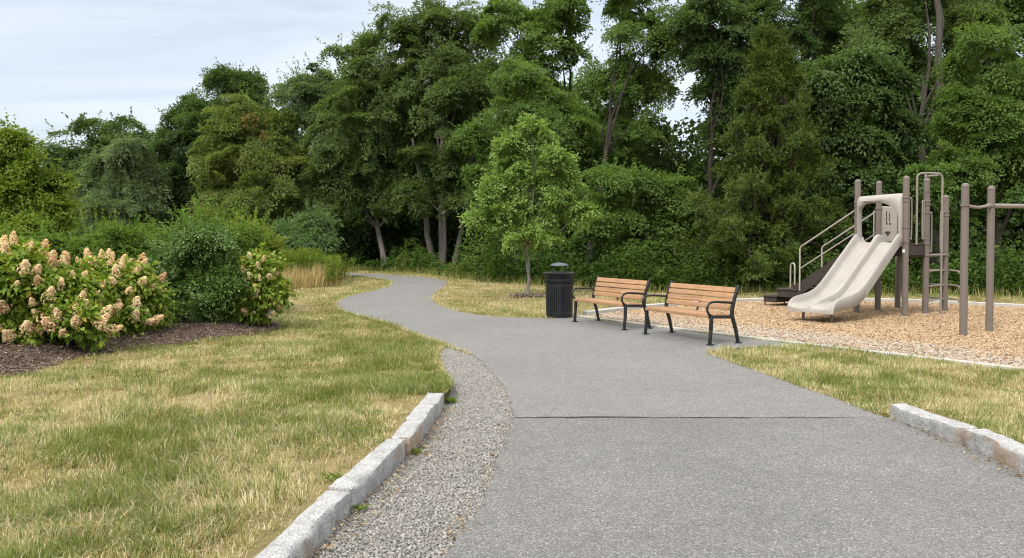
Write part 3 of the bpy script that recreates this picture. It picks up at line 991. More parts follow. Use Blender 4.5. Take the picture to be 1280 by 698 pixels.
tree('cherry_tree', 'low leafy tree with drooping boughs between the young tree and the cedar', ground_at(805, 28.5), LB(28.5, [(788, 245, 40, 36), (838, 255, 30, 32), (765, 285, 36, 34), (815, 295, 44, 32), (860, 285, 32, 36)], 13),
     'mid', 'bark_dark', 113, **near_kw, r0=.12)
tree('oak_tree', 'tall dark oak standing behind the cedar, top out of view', ground_at(975, 34), LB(34, [(960, 10, 60, 45), (920, 60, 40, 45), (1010, 40, 55, 50), (1050, 90, 45, 45), (985, 110, 50, 50), (930, 140, 40, 50), (1020, -40, 60, 40)], 14),
     'dark', 'bark_dark', 114, **mid_kw, r0=.26, twigs=80)
tree('oak_tree', 'dark oak with drooping boughs above the playground slide', ground_at(1062, 27.5), LB(27.5, [(1060, 125, 48, 45), (1030, 180, 40, 45), (1090, 175, 48, 50), (1055, 235, 50, 40), (1105, 245, 40, 40), (1015, 240, 32, 36), (1100, 105, 34, 36)], 15),
     'dark', 'bark_dark', 115, spacing=.85, R=.52, nl=190, ll=.14, lw=.075, r0=.16, droop=.35, low=.6)
tree('oak_tree', 'tall oak with a bare grey trunk rising behind the ladder', ground_at(1165, 29), LB(29, [(1115, 35, 36, 34, 1.0), (1170, 5, 42, 34, 1.8), (1212, 50, 30, 32, .6), (1135, 90, 28, 28, 1.6), (1205, 110, 22, 30, .9), (1165, -50, 70, 40, 1.0), (1090, 60, 30, 36, .8)], 16, .7),
     'oak', 'bark_mid', 116, **{**mid_kw, 'spacing': 1.05}, r0=.24, inner=.12, twigs=90, trunks=[(0, 0, 0, .1, 11, .23), (.05, .0, 1.6, .3, 9.5, .13)])
tree('maple_tree', 'leafy bright green maple at the right edge behind the overhead bar', ground_at(1240, 26), LB(26, [(1240, 85, 46, 45), (1215, 150, 38, 42), (1265, 150, 46, 46), (1225, 215, 50, 44), (1275, 235, 50, 46), (1178, 230, 38, 38), (1150, 270, 36, 30), (1320, 160, 60, 90)], 17),
     'mid', 'bark_dark', 117, **near_kw, r0=.16)
# cedar: whorled drooping sprays in a cone
cl = []
rc = np.random.default_rng(333)
for k in range(112):
    hz = ((k + .5) / 112) ** 1.1
    hz = .35 * hz + .65 * round(hz * 11) / 11 + rc.normal(0, .008)
    py = 348 - 292 * hz
    Lb = (98 * max(0, 1 - hz) ** .85 + 7) * rc.uniform(.55, 1.15)
    a = k * 2.39996 + rc.normal(0, .4)
    for f, rad in ((.3, .22), (.52, .2), (.74, .17), (.96, .11)):
        ex, ey = math.cos(a) * Lb * f, math.sin(a) * Lb * f
        rp = max(6, Lb * rad)
        cl.append((958 + ex + hz * 6, py + 8 - 20 * f * f, rp, rp * .5, ey * .0255))
cedar_lobes = LB(25.5, cl, 18, 1.0)
tree('cedar_tree', 'olive green conical cedar behind the benches and slide', ground_at(962, 25.5), cedar_lobes, 'cedar', 'bark_dark', 118, .40, .22, 85, .095, .026, .14, flatness=.6, droop=-.1, jitter=.6, inner=.2, kids=0, shoots=(1.3, 2.2, 22), twigs=120)
# second row, further in; shared meshes would still show: each with a crown of its own, coarser leaves
back = dict(spacing=1.35, R=1.0, nl=120, ll=.30, lw=.19, r0=.24, twigs=20)
tree('oak_tree', 'woodland tree glimpsed behind the leaning trunk oak', ground_at(455, 54), LB(54, [(455, 150, 60, 50), (440, 230, 70, 60), (500, 200, 60, 60), (390, 250, 60, 50)], 21), 'dark', 'bark_dark', 121, **back)
tree('oak_tree', 'woodland tree glimpsed behind the oak on three trunks', ground_at(600, 52), LB(52, [(600, 130, 55, 45), (560, 200, 60, 60), (640, 200, 60, 60), (600, 260, 80, 50)], 22), 'dark', 'bark_dark', 122, **back)
tree('oak_tree', 'woodland tree glimpsed behind the light green maple and young tree', ground_at(720, 47), LB(47, [(720, 165, 60, 50), (690, 240, 70, 50), (760, 230, 60, 60)], 23), 'dark', 'bark_dark', 123, **back)
tree('oak_tree', 'woodland tree glimpsed low behind the tall tree and benches', ground_at(810, 45), LB(45, [(770, 225, 40, 34), (840, 270, 46, 36), (770, 280, 56, 44), (905, 270, 44, 44)], 24), 'dark', 'bark_dark', 124, **back)
tree('oak_tree', 'woodland tree filling the shade behind the drooping oak', ground_at(1060, 38), LB(38, [(1060, 60, 60, 50), (1020, 150, 70, 60), (1110, 140, 60, 60), (1060, 240, 90, 60)], 25), 'dark', 'bark_dark', 125, **back)
tree('oak_tree', 'woodland tree filling the shade behind the right edge maple', ground_at(1230, 37), LB(37, [(1230, 40, 70, 50), (1200, 150, 70, 60), (1280, 140, 70, 70), (1230, 240, 90, 60), (1310, 60, 60, 60)], 26), 'dark', 'bark_dark', 126, **back)
tree('oak_tree', 'woodland tree glimpsed behind the grey green twiggy tree', ground_at(340, 58), LB(58, [(345, 170, 50, 40), (300, 220, 60, 60), (370, 250, 60, 60), (230, 260, 60, 50)], 27), 'dark', 'bark_dark', 127, **back)

# young tree on the lawn
yb = G(659, 371)
tree('young_tree', 'young bright green tree with slim pale trunk on the lawn', (yb[0], yb[1], 0), LB(yb[1], [(666, 180, 20, 22), (642, 200, 24, 20), (690, 204, 24, 20), (662, 232, 46, 30), (622, 246, 20, 16), (704, 244, 22, 18), (640, 276, 40, 22), (688, 274, 38, 22), (608, 284, 16, 11), (720, 268, 15, 12), (664, 300, 34, 13)], 30, .95),
     'bright', 'bark_young', 130, .36, .23, 110, .088, .052, .05, group=None, twigs=160, inner=.25, kids=6, core=.8, big=.36, shoots=(.9, 1.8, 16), fork=1.35, trunks=[(0, 0, .03, 0, 4.2, .05)])

# a slender sapling at the wood's edge
tree('sapling', 'thin bare stemmed sapling in the shade behind the young tree', ground_at(643, 30.5), LB(30.5, [(643, 275, 18, 22), (655, 255, 16, 20), (632, 262, 14, 16)], 31), 'mid', 'bark_young', 131, .6, .4, 90, .14, .09, .055, group=None, twigs=20)

# background woodland: dense shade deep in the wood
r = np.random.default_rng(71)
fe = np.array([(-95, 72), (-40, 58), (-26, 56), (-14, 53), (-6, 50), (-2, 45), (2, 40), (6, 36), (12, 34), (18, 32), (26, 28)], float)
n = 270000
u = r.uniform(0, len(fe) - 1.001, n); i = u.astype(int); fr = (u - i)[:, None]
Pf = fe[i] * (1 - fr) + fe[i + 1] * fr
dep = r.uniform(0, 11, n)
hmax = 4.6 + 3.0 * fbm(Pf[:, 0], dep, 3.5, 73)
P = np.stack([Pf[:, 0] + r.normal(0, .5, n), Pf[:, 1] + dep, hmax * r.random(n) ** 1.15], -1)
T = unit(r.normal(0, 1, (n, 3)) - np.array([0, 0, .3])); N = unit(r.normal(0, .6, (n, 3)) + np.array([0, -.3, .9]))
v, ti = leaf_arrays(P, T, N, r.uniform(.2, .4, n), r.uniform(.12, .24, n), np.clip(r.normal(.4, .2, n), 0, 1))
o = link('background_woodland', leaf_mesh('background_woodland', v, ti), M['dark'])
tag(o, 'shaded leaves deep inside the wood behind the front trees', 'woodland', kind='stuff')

# undergrowth along the wood's edge
r = np.random.default_rng(72)
fl = np.array([(-60, 53), (-22, 45.5), (-14, 43.2), (-7.5, 41.4), (-4.4, 39.6), (-2.5, 34.6), (-.9, 31.1), (1.1, 29.1), (4.0, 25.6), (7.3, 24.6), (11, 24.0), (15, 23.0), (19, 21.6)], float)
seg = np.linalg.norm(np.diff(fl, axis=0), axis=1); cum = np.concatenate([[0], np.cumsum(seg)])
Cs, Hs = [], []
for k in range(1250):
    d = r.uniform(0, cum[-1])
    x = np.interp(d, cum, fl[:, 0]); y = np.interp(d, cum, fl[:, 1]) + r.exponential(.9) - .25
    h = (.22 + 1.2 * r.random() ** 1.5) * (.35 + 1.35 * float(vnoise(d, 0 * d, 2.2, 75))) * (.6 if x < -2 else 1) * (1 + .25 * min(3, y - np.interp(d, cum, fl[:, 1])))
    Cs.append((x, y)); Hs.append(h)
Cs, Hs = np.array(Cs), np.array(Hs)
nl = 150
ns = len(Cs)
tt = r.random((ns, nl)) ** .8
rad = (.12 + .32 * np.sin(PI * np.clip(tt, .08, .95)) ** .7) * (Hs[:, None] * .8 + .15)
th = r.random((ns, nl)) * 2 * PI
rr_ = rad * np.sqrt(r.random((ns, nl)))
P = np.stack([Cs[:, :1] + rr_ * np.cos(th), Cs[:, 1:] + rr_ * np.sin(th), Hs[:, None] * tt + .02], -1).reshape(-1, 3)
T = np.stack([np.cos(th), np.sin(th), r.normal(.1, .5, (ns, nl))], -1).reshape(-1, 3)
N = np.array([0, 0, .9]) + r.normal(0, .5, (ns * nl, 3)) + T * .2
ti = np.clip((.42 + r.normal(0, .16, (ns, 1)) + .5 * (vnoise(Cs[:, 0], Cs[:, 1], 1.6, 76)[:, None] - .45) + r.normal(0, .14, (ns, nl))), 0, 1).ravel()
v, ti = leaf_arrays(P, T, N, r.uniform(.07, .17, ns * nl), r.uniform(.035, .085, ns * nl), ti)
o = link('undergrowth', leaf_mesh('undergrowth', v, ti), M['weed'])
tag(o, 'leafy green weeds and brambles along the foot of the wood', 'undergrowth', kind='stuff')
# rough grass where lawn meets weeds
n = 26000
d = r.uniform(0, cum[-1], n)
x = np.interp(d, cum, fl[:, 0]) + r.normal(0, .15, n); y = np.interp(d, cum, fl[:, 1]) + r.normal(-.15, .28, n)
k = ~inpoly(x, y, PATH)
x, y = x[k], y[k]; n = len(x)
stuff('rough_grass', blades(np.stack([x, y, np.zeros(n) - .01], -1), r.random(n) * 6.3, r.uniform(.1, .8, n), r.uniform(.15, .42, n), r.uniform(.01, .02, n), np.clip(r.normal(.35, .2, n), 0, 1)),
      M['grass'], 'rough unmown grass in front of the woodland weeds', 'grass')

# ---------------------------------------------------------------- the shrub bed
def shrub(name, label, px, Y, lobes, leaf, seed, spacing, R, nl, ll, lw, group=None, cat='shrub', **kw):
    return tree(name, label, ground_at(px, Y), LB(Y, lobes, seed), leaf, 'stem', seed + 200, spacing, R, nl, ll, lw, .035, group=group, category=cat, crown='foliage', trunkname='stem', **{'gaps': .32, **kw})


up = dict(shoots=(.35, 1.7, 22), kids=7, core=.86, big=.34)
shrub('holly_shrub', 'rounded dark glossy evergreen shrub between the hydrangeas', 248, 14.3, [(242, 324, 44, 32), (208, 346, 30, 30), (278, 346, 28, 32), (240, 374, 62, 32), (282, 380, 28, 26), (198, 376, 26, 26), (250, 303, 24, 16)], 'holly', 41, .25, .2, 130, .046, .026, low=.8, inner=.5, shoots=(.8, 2.0, 22), kids=8, core=.8, big=.4, gaps=.45)
shrub('privet_shrub', 'fresh green upright shrub behind the dark evergreen', 258, 16.6, [(228, 304, 30, 18), (268, 300, 36, 20), (198, 315, 26, 20), (296, 314, 22, 22), (250, 345, 54, 34)], 'privet', 42, .3, .24, 90, .062, .036, **{**up, 'shoots': (.7, 2.6, 26)})
shrub('privet_shrub', 'loose green shrub showing above the second hydrangea', 150, 16.5, [(120, 312, 26, 14), (155, 306, 26, 16), (185, 312, 22, 18), (140, 340, 46, 24)], 'privet', 43, .3, .24, 90, .065, .038, **{**up, 'shoots': (.6, 2.4, 24)})
shrub('privet_shrub', 'green shrub showing above the big hydrangea at the left edge', 40, 17, [(20, 318, 36, 16), (70, 315, 32, 14), (40, 345, 56, 22)], 'privet', 44, .32, .24, 90, .065, .038, **{**up, 'shoots': (.6, 2.2, 24)})
shrub('yellowing_shrub', 'yellowing wispy shrub between dark evergreen and tall grass', 312, 18.5, [(303, 298, 18, 14), (325, 302, 14, 18), (312, 330, 26, 22)], 'yshrub', 45, .32, .24, 80, .075, .042, **{**up, 'shoots': (.6, 2.4, 22)})
shrub('sumac_shrub', 'blue green spreading shrub with drooping leaflets by the woods', 378, 33, [(360, 297, 22, 12), (395, 293, 26, 12), (378, 310, 40, 14), (345, 308, 16, 11), (408, 308, 16, 12)], 'sumac', 46, .55, .5, 110, .2, .055, droop=.35, flatness=.3, kids=5, shoots=(.8, 1.5, 18))


def panicle(seed, pale=False):
    r = np.random.default_rng(seed)
    n = 260
    t = r.random(n) ** .85
    rad = .068 * (1 - t) ** .7 * r.uniform(.72, 1.08, n) + .01
    th = r.random(n) * 2 * PI
    lump = 1 + .2 * np.sin(3 * th + t * 9)
    P = np.stack([rad * lump * np.cos(th), rad * lump * np.sin(th), .03 + .19 * t], -1)
    out = unit(np.stack([np.cos(th), np.sin(th), .35 + t], -1) + r.normal(0, .35, (n, 3)))
    a = unit(np.cross(out, r.normal(0, 1, (n, 3))))
    v, ti = leaf_arrays(P - a * .012, a, out, r.uniform(.022, .034, n), r.uniform(.020, .030, n), np.clip(r.normal(.5, .22, n) + .25 * (t - .5), 0, 1), .1)
    return leaf_mesh('flower_head', v, ti)


PAN = [panicle(s) for s in range(5)]
for me in PAN: me.materials.append(M['flower'])
PANP = [panicle(s + 20) for s in range(4)]
for me in PANP: me.materials.append(M['flower_pale'])


def hydrangea(label, px, Y, lobes, seed, nfl, meshes, scale):
    root = shrub('hydrangea', label, px, Y, lobes, 'hydrangea', seed, .20, .19, 46, .098, .058, group='panicle hydrangeas in the mulch bed', cat='hydrangea', jitter=.5, low=.7, inner=.7, droop=.3, flatness=.6, kids=4, core=.9, big=.3, shoots=(.25, 1.3, 10))
    r = np.random.default_rng(seed + 500)
    base = np.array(root.location)
    lob = [(c - base, np.array(rr)) for c, rr in LB(Y, lobes, seed)]
    placed = []
    tries = 0
    while len(placed) < nfl and tries < 9000:
        tries += 1
        c, rr = lob[r.integers(len(lob))]
        d = unit(r.normal(0, 1, 3)[None])[0]
        if d[2] < -.25 or (d[1] > .5 and d[2] < .5): continue
        p = c + d * rr * r.uniform(1.08, 1.28)
        if p[2] < .25: continue
        if any(np.linalg.norm((p - c2) / r2) < 1.04 for c2, r2 in lob): continue
        if any(np.linalg.norm(p - q) < .15 for q in placed): continue
        placed.append(p)
        dirv = Vector(unit((d * .9 + np.array([0, 0, .75]) + r.normal(0, .18, 3))[None])[0])
        o = bpy.data.objects.new('flower_head', meshes[r.integers(len(meshes))])
        COL.objects.link(o)
        o.parent = root
        o.location = p - np.array(dirv) * .05
        q = dirv.to_track_quat('Z', 'Y')
        o.rotation_euler = (q @ Matrix.Rotation(r.random() * 6.28, 3, 'Z').to_quaternion()).to_euler()
        s = scale * r.choice([.5, .75, .95, 1.1, 1.25]) * r.uniform(.9, 1.1)
        o.scale = (s * r.uniform(.85, 1.15), s, s)
    return root


hydrangea('big hydrangea with tan pink flower heads at the left edge', 40, 11.3, [(40, 372, 62, 46), (10, 355, 50, 42), (80, 385, 44, 40), (35, 415, 60, 26), (-45, 375, 60, 60), (92, 412, 32, 22)], 51, 80, PAN, .92)
hydrangea('middle hydrangea leaning right, next to the dark evergreen shrub', 150, 12.9, [(143, 362, 38, 34), (125, 355, 30, 32), (170, 372, 28, 28), (150, 398, 40, 20), (186, 390, 16, 18)], 52, 54, PAN, .9)
hydrangea('small pale flowered hydrangea at the right end of the bed', 320, 14.4, [(322, 346, 20, 20), (310, 366, 16, 22), (334, 364, 12, 18), (322, 386, 22, 16)], 53, 42, PANP, .85)

# meadow clump
r = np.random.default_rng(81)
MEAD = [G(328, 362), G(380, 360), G(415, 357), G(432, 352.5), G(434, 349), (-9, 34.5), (-12, 33), (-10.5, 26)]
xx, yy = r.uniform(-13, -5, 6000), r.uniform(24, 37, 6000)
k = inpoly(xx, yy, MEAD); xx, yy = xx[k], yy[k]
front = edge_dist(xx, yy, MEAD)
n = 17000
i = r.integers(0, len(xx), n)
P = np.stack([xx[i] + r.normal(0, .12, n), yy[i] + r.normal(0, .12, n), np.zeros(n)], -1)
pxs = 640 + 1000 * P[:, 0] / P[:, 1]
kk = pxs < 418 + r.normal(0, 8, n)
P = P[kk]; n = len(P)
stuff('tall_grass', blades(P, r.random(n) * 6.3, np.abs(r.normal(0, .5, n)), r.uniform(.3, .95, n), r.uniform(.012, .02, n), np.clip(r.normal(.6, .2, n), 0, 1)), M['straw'],
      'tall straw coloured grass beside the path bend', 'grass')
ns = 520
i = r.integers(0, len(xx), ns)
C = np.stack([xx[i], yy[i]], -1)
pc = 640 + 1000 * C[:, 0] / C[:, 1]
H = np.where(edge_dist(C[:, 0], C[:, 1], MEAD) > .8, r.uniform(.95, 1.35, ns), r.uniform(.6, 1.05, ns) * (pc > 402))
C, H = C[H > .1], H[H > .1]; ns = len(H)
nl = 110
t_ = r.random((ns, nl)) * .9 + .1
th = r.random((ns, nl)) * 2 * PI
lean_ = r.normal(0, .12, (ns, 2))
P = np.stack([C[:, :1] + lean_[:, :1] * t_ + .05 * np.cos(th), C[:, 1:] + lean_[:, 1:] * t_ + .05 * np.sin(th), H[:, None] * t_], -1).reshape(-1, 3)
T = np.stack([np.cos(th), np.sin(th), np.full_like(th, .9)], -1).reshape(-1, 3)
N = np.array([0, 0, .8]) - T * .3 + r.normal(0, .4, (ns * nl, 3))
v, ti = leaf_arrays(P, T, N, r.uniform(.08, .17, ns * nl), r.uniform(.022, .04, ns * nl), np.clip(.45 + r.normal(0, .15, ns * nl) + np.repeat(r.normal(0, .1, ns), nl), 0, 1))
o = link('meadow_plants', leaf_mesh('meadow_plants', v, ti), M['meadow'])
tag(o, 'tall leafy goldenrod stand beside the path bend', 'meadow plants', kind='stuff')

# ---------------------------------------------------------------- kerb stones
def kerb_stone(label, a, b, w, h, seed, side, group, z1=None):
    """rough granite block from a to b (front foot line), body lies on SIDE of it"""
    a, b = Vector((a[0], a[1], 0)), Vector((b[0], b[1], 0))
    d = (b - a); ln = d.length; d.normalize()
    nrm = Vector((-d.y, d.x, 0)) * side
    nx_, ny_, nz_ = max(6, int(ln / .045)), 6, 6
    h1 = h if z1 is None else z1
    V, F, idx = [], [], {}

    def vid(i, j, k):
        if (i, j, k) not in idx:
            x, y, z = i / nx_ * ln, j / ny_ * w, -.06 + (k / nz_) * (.06 + h + (h1 - h) * i / nx_)
            p = a + d * x + nrm * y + Vector((0, 0, z))
            e = sum((i in (0, nx_), j in (0, ny_), k in (0, nz_)))
            c = a + d * (ln * i / nx_) + nrm * (w / 2) + Vector((0, 0, z - .5 * h))
            q = mnoise.noise_vector(p * 7 + Vector((seed * 3.1, 0, 0))) * .008 + mnoise.noise_vector(p * 22 + Vector((0, seed, 0))) * .005 + mnoise.noise_vector(p * 2.2 + Vector((seed, seed, 0))) * .012
            amp = 1.3 if j == 0 else .55
            p = p + q * amp
            if e >= 2:
                mid = a + d * (ln / 2) + nrm * (w / 2) + Vector((0, 0, h / 2))
                dirc = Vector((0, 0, 0))
                if i in (0, nx_): dirc += d * (1 if i == 0 else -1)
                if j in (0, ny_): dirc += nrm * (1 if j == 0 else -1)
                if k == nz_: dirc += Vector((0, 0, -1))
                p = p + dirc * (.006 + .01 * abs(mnoise.noise(p * 9)))
            idx[(i, j, k)] = len(V); V.append(p)
        return idx[(i, j, k)]

    for i in range(nx_):
        for k in range(nz_):
            F.append((vid(i, 0, k), vid(i + 1, 0, k), vid(i + 1, 0, k + 1), vid(i, 0, k + 1)))
            F.append((vid(i, ny_, k), vid(i, ny_, k + 1), vid(i + 1, ny_, k + 1), vid(i + 1, ny_, k)))
        for j in range(ny_):
            F.append((vid(i, j, nz_), vid(i + 1, j, nz_), vid(i + 1, j + 1, nz_), vid(i, j + 1, nz_)))
    for j in range(ny_):
        for k in range(nz_):
            F.append((vid(0, j, k), vid(0, j, k + 1), vid(0, j + 1, k + 1), vid(0, j + 1, k)))
            F.append((vid(nx_, j, k), vid(nx_, j + 1, k), vid(nx_, j + 1, k + 1), vid(nx_, j, k + 1)))
    mb = MB(); mb.add(V, F)
    o = mb.build('kerb_stone', M['granite'], smooth=True, angle=38)
    import bmesh
    bm = bmesh.new(); bm.from_mesh(o.data); bmesh.ops.recalc_face_normals(bm, faces=bm.faces); bm.to_mesh(o.data); bm.free()
    tag(o, label, 'kerb stone', group)
    return o


KL = 'granite kerb stones along the left lawn'
kp = lambda y: (float(kerb_x(y)), y)
kerb_stone('nearest left granite kerb stone, rust stained, cut by the frame', kp(2.3), kp(4.70), .16, .12, 1, 1, KL)
kerb_stone('long left granite kerb stone with a dark chip, in the middle of the row', kp(4.725), (float(kerb_x(5.9)) - .012, 5.9), .16, .13, 2, 1, KL, .125)
kerb_stone('shortest left granite kerb stone, with a weed at its joint', (float(kerb_x(5.925)) + .015, 5.925), (float(kerb_x(6.55)) + .01, 6.55), .16, .135, 3, 1, KL)
kerb_stone('farthest left granite kerb stone, ending at the gravel', (float(kerb_x(6.57)), 6.57), kp(7.70), .17, .13, 4, 1, KL)
KR = 'granite kerb stones along the right lawn'
kerb_stone('right granite kerb stone with a rounded end by the path joint', (3.39, 7.18), (3.50, 6.22), .17, .13, 5, 1, KR, .13)
kerb_stone('right granite kerb stone with a rusty face, cut by the frame', (3.515, 6.2), (3.47, 3.6), .18, .14, 6, 1, KR)

# ---------------------------------------------------------------- playground border
def border(name, line, w, z0, z1, label, group=None):
    mb = MB()
    P = [np.array(p) for p in line]
    Ls, Rs = [], []
    for i in range(len(P)):
        d = unit((P[min(i + 1, len(P) - 1)] - P[max(i - 1, 0)])[None])[0]
        nn = np.array([-d[1], d[0]])
        Ls.append(P[i] + nn * w / 2); Rs.append(P[i] - nn * w / 2)
    n = len(P)
    V = [(*p, z0) for p in Ls] + [(*p, z0) for p in Rs] + [(*p, z1) for p in Rs] + [(*p, z1) for p in Ls]
    F = []
    for i in range(n - 1):
        for k in range(4):
            F.append((k * n + i, k * n + i + 1, ((k + 1) % 4) * n + i + 1, ((k + 1) % 4) * n + i))
    F += [(0, n, 2 * n, 3 * n), (n - 1, 4 * n - 1, 3 * n - 1, 2 * n - 1)]
    mb.add(V, F)
    o = mb.build(name, M['concrete'], bevel=.012)
    tag(o, label, 'kerb', group)
    return o


border('concrete_kerb', bord_near, .11, -.05, .022, 'low pale concrete edging between the path and the wood chips')
border('concrete_kerb', bord_far[1:], .17, -.05, .085, 'raised pale concrete edging at the far side of the playground')

# ---------------------------------------------------------------- benches
def make_bench():
    L2 = .80
    root = empty('park_bench', (0, 0, 0))
    wd = M['bench_wood']; bk = M['black_iron']
    s = MB()
    for i in range(5):
        y0 = .045 + i * .086
        s.box(-L2 + .02, L2 - .02, y0, y0 + .076, .437 - i * .003, .467 - i * .003)
    s.box(-L2 + .02, L2 - .02, .012, .041, .405, .459)
    so = s.build('seat', wd, root, bevel=.009, seg=3)
    b = MB()
    p0, p1 = Vector((0, .475, .50)), Vector((0, .585, .87))
    d = (p1 - p0).normalized()
    nn = Vector((0, d.z, -d.y))
    for i in range(4):
        c = p0 + d * (.045 + i * .094) - nn * .012
        b.bar(c + Vector((-L2 + .02, 0, 0)), c + Vector((L2 - .02, 0, 0)), d, .082, .03)
    b.build('backrest', wd, root, bevel=.008, seg=3)
    rail = MB()
    rail.bar((-L2, .10, .415), (L2, .10, .415), (0, 1, 0), .05, .03)
    rail.bar((-L2, .38, .405), (L2, .38, .405), (0, 1, 0), .05, .03)
    rail.build('seat_rail', bk, root, bevel=.004)
    br = MB()
    br.bar((0, .44, .41), (0, .487, .50), (1, 0, 0), .035, .02)
    br.bar((0, .502, .50), (0, .605, .865), (1, 0, 0), .035, .012)
    br.build('back_bracket', bk, root, bevel=.003)
    for sx in (-1, 1):
        x = sx * L2
        for (fa, fb) in (((.035, .012), (.065, .44)), ((.60, .012), (.475, .43))):
            lg = MB()
            a, c = Vector((x, fa[0], fa[1])), Vector((x, fb[0], fb[1]))
            m1 = a.lerp(c, .5) + Vector((0, .006 if fa[0] < .3 else .012, 0))
            lg.bar(a, m1, (0, 1, 0), .044, .046)
            lg.bar(m1 - (m1 - a).normalized() * .002, c, (0, 1, 0), .05, .0463)
            lo = lg.build('leg', bk, root, bevel=.008)
            f = MB(); f.box(x - .042, x + .042, fa[0] - .035, fa[0] + .055, .001, .014)
            f.build('foot', bk, lo, bevel=.004)
        ar = MB()
        pts = smooth_line([(x, .07, .44), (x, .012, .475), (x, -.018, .53), (x, -.006, .60), (x, .05, .643), (x, .16, .652), (x, .33, .642), (x, .52, .622)], 5)
        # flat-ish bar: two overlapping tubes side by side read as one broad arm
        ar.tube(pts, .019, 10)
        ao = ar.build('armrest', bk, root)
        up = MB()
        up.bar((x, .07, .425), (x, .49, .405), (0, 0, 1), .045, .042)
        up.build('side_rail', bk, root, bevel=.006)
        bs = MB()
        q = [(x, .472, .41), (x, .478, .52), (x, .512, .66), (x, .60, .885)]
        for i in range(3):
            bs.bar(q[i], Vector(q[i + 1]) + (Vector(q[i + 1]) - Vector(q[i])).normalized() * .004, (0, 1, 0), .055 - .004 * i, .042 + .0005 * i)
        bs.build('back_support', bk, root, bevel=.007)
    return root


ba = -math.radians(62.3)
bench = make_bench()


def put_bench(o, fl_, fr_, label):
    a, b = np.array(G(*fl_)), np.array(G(*fr_))
    m = (a + b) / 2
    d = b - a
    o.location = (m[0], m[1], .004)
    o.rotation_euler = (0, 0, math.atan2(d[1], d[0]))
    tag(o, label, 'bench', 'wood slat park benches beside the path')


b2 = copy_tree(bench)
put_bench(bench, (803, 418), (887, 432.5), 'wooden slat bench nearer the playground posts, in front of the other bench')
put_bench(b2, (717, 403), (777.5, 413), 'wooden slat bench standing right next to the black litter bin')

# ---------------------------------------------------------------- litter bin
bx, by = G(699.5, 398)
by += .27; bx += .01
root = empty('litter_bin', (bx, by, .0))
tag(root, 'black metal slatted litter bin with domed rain lid', 'litter bin')
K = M['bin_black']
mb = MB(); mb.lathe([(.235, .04), (.24, .5), (.25, .86)], 32); mb.build('liner', M['black_iron'], root)
mb = MB(); mb.lathe([(.235, .0), (.25, .0), (.262, .01), (.262, .05), (.235, .055)], 40); mb.build('base', K, root)
mb = MB()
for k in range(36):
    a = 2 * PI * k / 36
    c, s = math.cos(a), math.sin(a)
    tdir = (-s, c, 0)
    mb.bar((.268 * c, .268 * s, .035), (.284 * c, .284 * s, .70), tdir, .033, .008)
    mb.bar((.284 * c, .284 * s, .70), (.296 * c, .296 * s, .82), tdir, .018, .008)
    mb.bar((.296 * c, .296 * s, .82), (.322 * c, .322 * s, .91), tdir, .03, .008)
mb.build('slat_body', K, root)
mb = MB()
for z, rr_ in ((.10, .272), (.66, .286), (.78, .297)):
    mb.lathe([(rr_ - .012, z - .014), (rr_ + .004, z - .014), (rr_ + .004, z + .014), (rr_ - .012, z + .014)], 40)
for k in range(36):
    a = 2 * PI * (k + .5) / 36
    mb.lathe([(.004, -.012), (.016, -.006), (.016, .006), (.004, .012)], 8, (.294 * math.cos(a), .294 * math.sin(a), .745))
mb.build('band', K, root)
mb = MB(); mb.lathe([(.20, .895), (.325, .898), (.335, .908), (.335, .922), (.325, .93), (.20, .927)], 44); mb.build('rim', K, root)
mb = MB(); mb.lathe([(.19, 1.062), (.198, 1.066), (.19, 1.082), (.15, 1.102), (.09, 1.12), (.02, 1.13)], 36); lid = mb.build('lid', M['bin_lid'], root, angle=60)
for k in range(4):
    a = PI / 4 + k * PI / 2
    mb = MB(); mb.tube([(.205 * math.cos(a), .205 * math.sin(a), .92), (.165 * math.cos(a), .165 * math.sin(a), 1.075)], .008, 6)
    mb.build('lid_post', K, lid)

# ---------------------------------------------------------------- play structure
PA = math.radians(-51.5)
A0 = (7.55, 17.5)
play = empty('play_structure', (A0[0], A0[1], 0), PA)
tag(play, 'taupe playground tower with a beige double slide and steps', 'playground tower')
POSTR = .064


def post(x, y, h, parent, collars=()):
    p = MB()
    prof = [(POSTR, -.05), (POSTR, h - .075)]
    p.lathe(prof, 20, (x, y, 0))
    po = p.build('post', M['taupe'], parent, angle=50)
    c = MB(); c.lathe([(POSTR + .001, h - .08), (POSTR + .004, h - .07), (POSTR + .002, h - .05), (POSTR * .86, h - .022), (POSTR * .5, h - .005), (.006, h)], 20, (x, y, 0))
    c.build('post_cap', M['taupe'], po, angle=70)
    for z in collars:
        k = MB(); k.lathe([(POSTR + .002, z - .022), (POSTR + .014, z - .018), (POSTR + .014, z + .018), (POSTR + .002, z + .022)], 20, (x, y, 0))
        k.build('collar', M['taupe'], po, angle=50)
    return po


W_, D_ = 1.05, .93
post(0, 0, 2.92, play, (2.42, 2.34, 1.70))
post(0, D_, 2.93, play, (2.3, 1.75))
pc_ = post(W_, 0, 2.93, play, (2.48, 2.41, 1.86, 1.56))
st = MB(); st.add([(x_, y_, z_) for z_ in (1.335, 1.405) for x_, y_ in [(W_ + (POSTR + .002) * math.cos(a), (POSTR + .002) * math.sin(a)) for a in np.linspace(-2.35, -1.35, 7)]], [(i, i + 1, i + 8, i + 7) for i in range(6)])
st.build('sticker', M['sticker'], pc_)
post(W_, D_, 2.93, play, (2.43, 2.36, 2.18, 1.52, 1.26))
post(0, D_ * 2, 2.5, play, (2.2, 1.7))
post(W_, D_ * 2, 2.6, play, (2.22, 2.14, 1.26))
dk = MB(); dk.box(.0, W_, -.03, D_ + .03, 1.47, 1.52)
deck = dk.build('deck', M['dark_deck'], play, bevel=.01)
sk = MB()
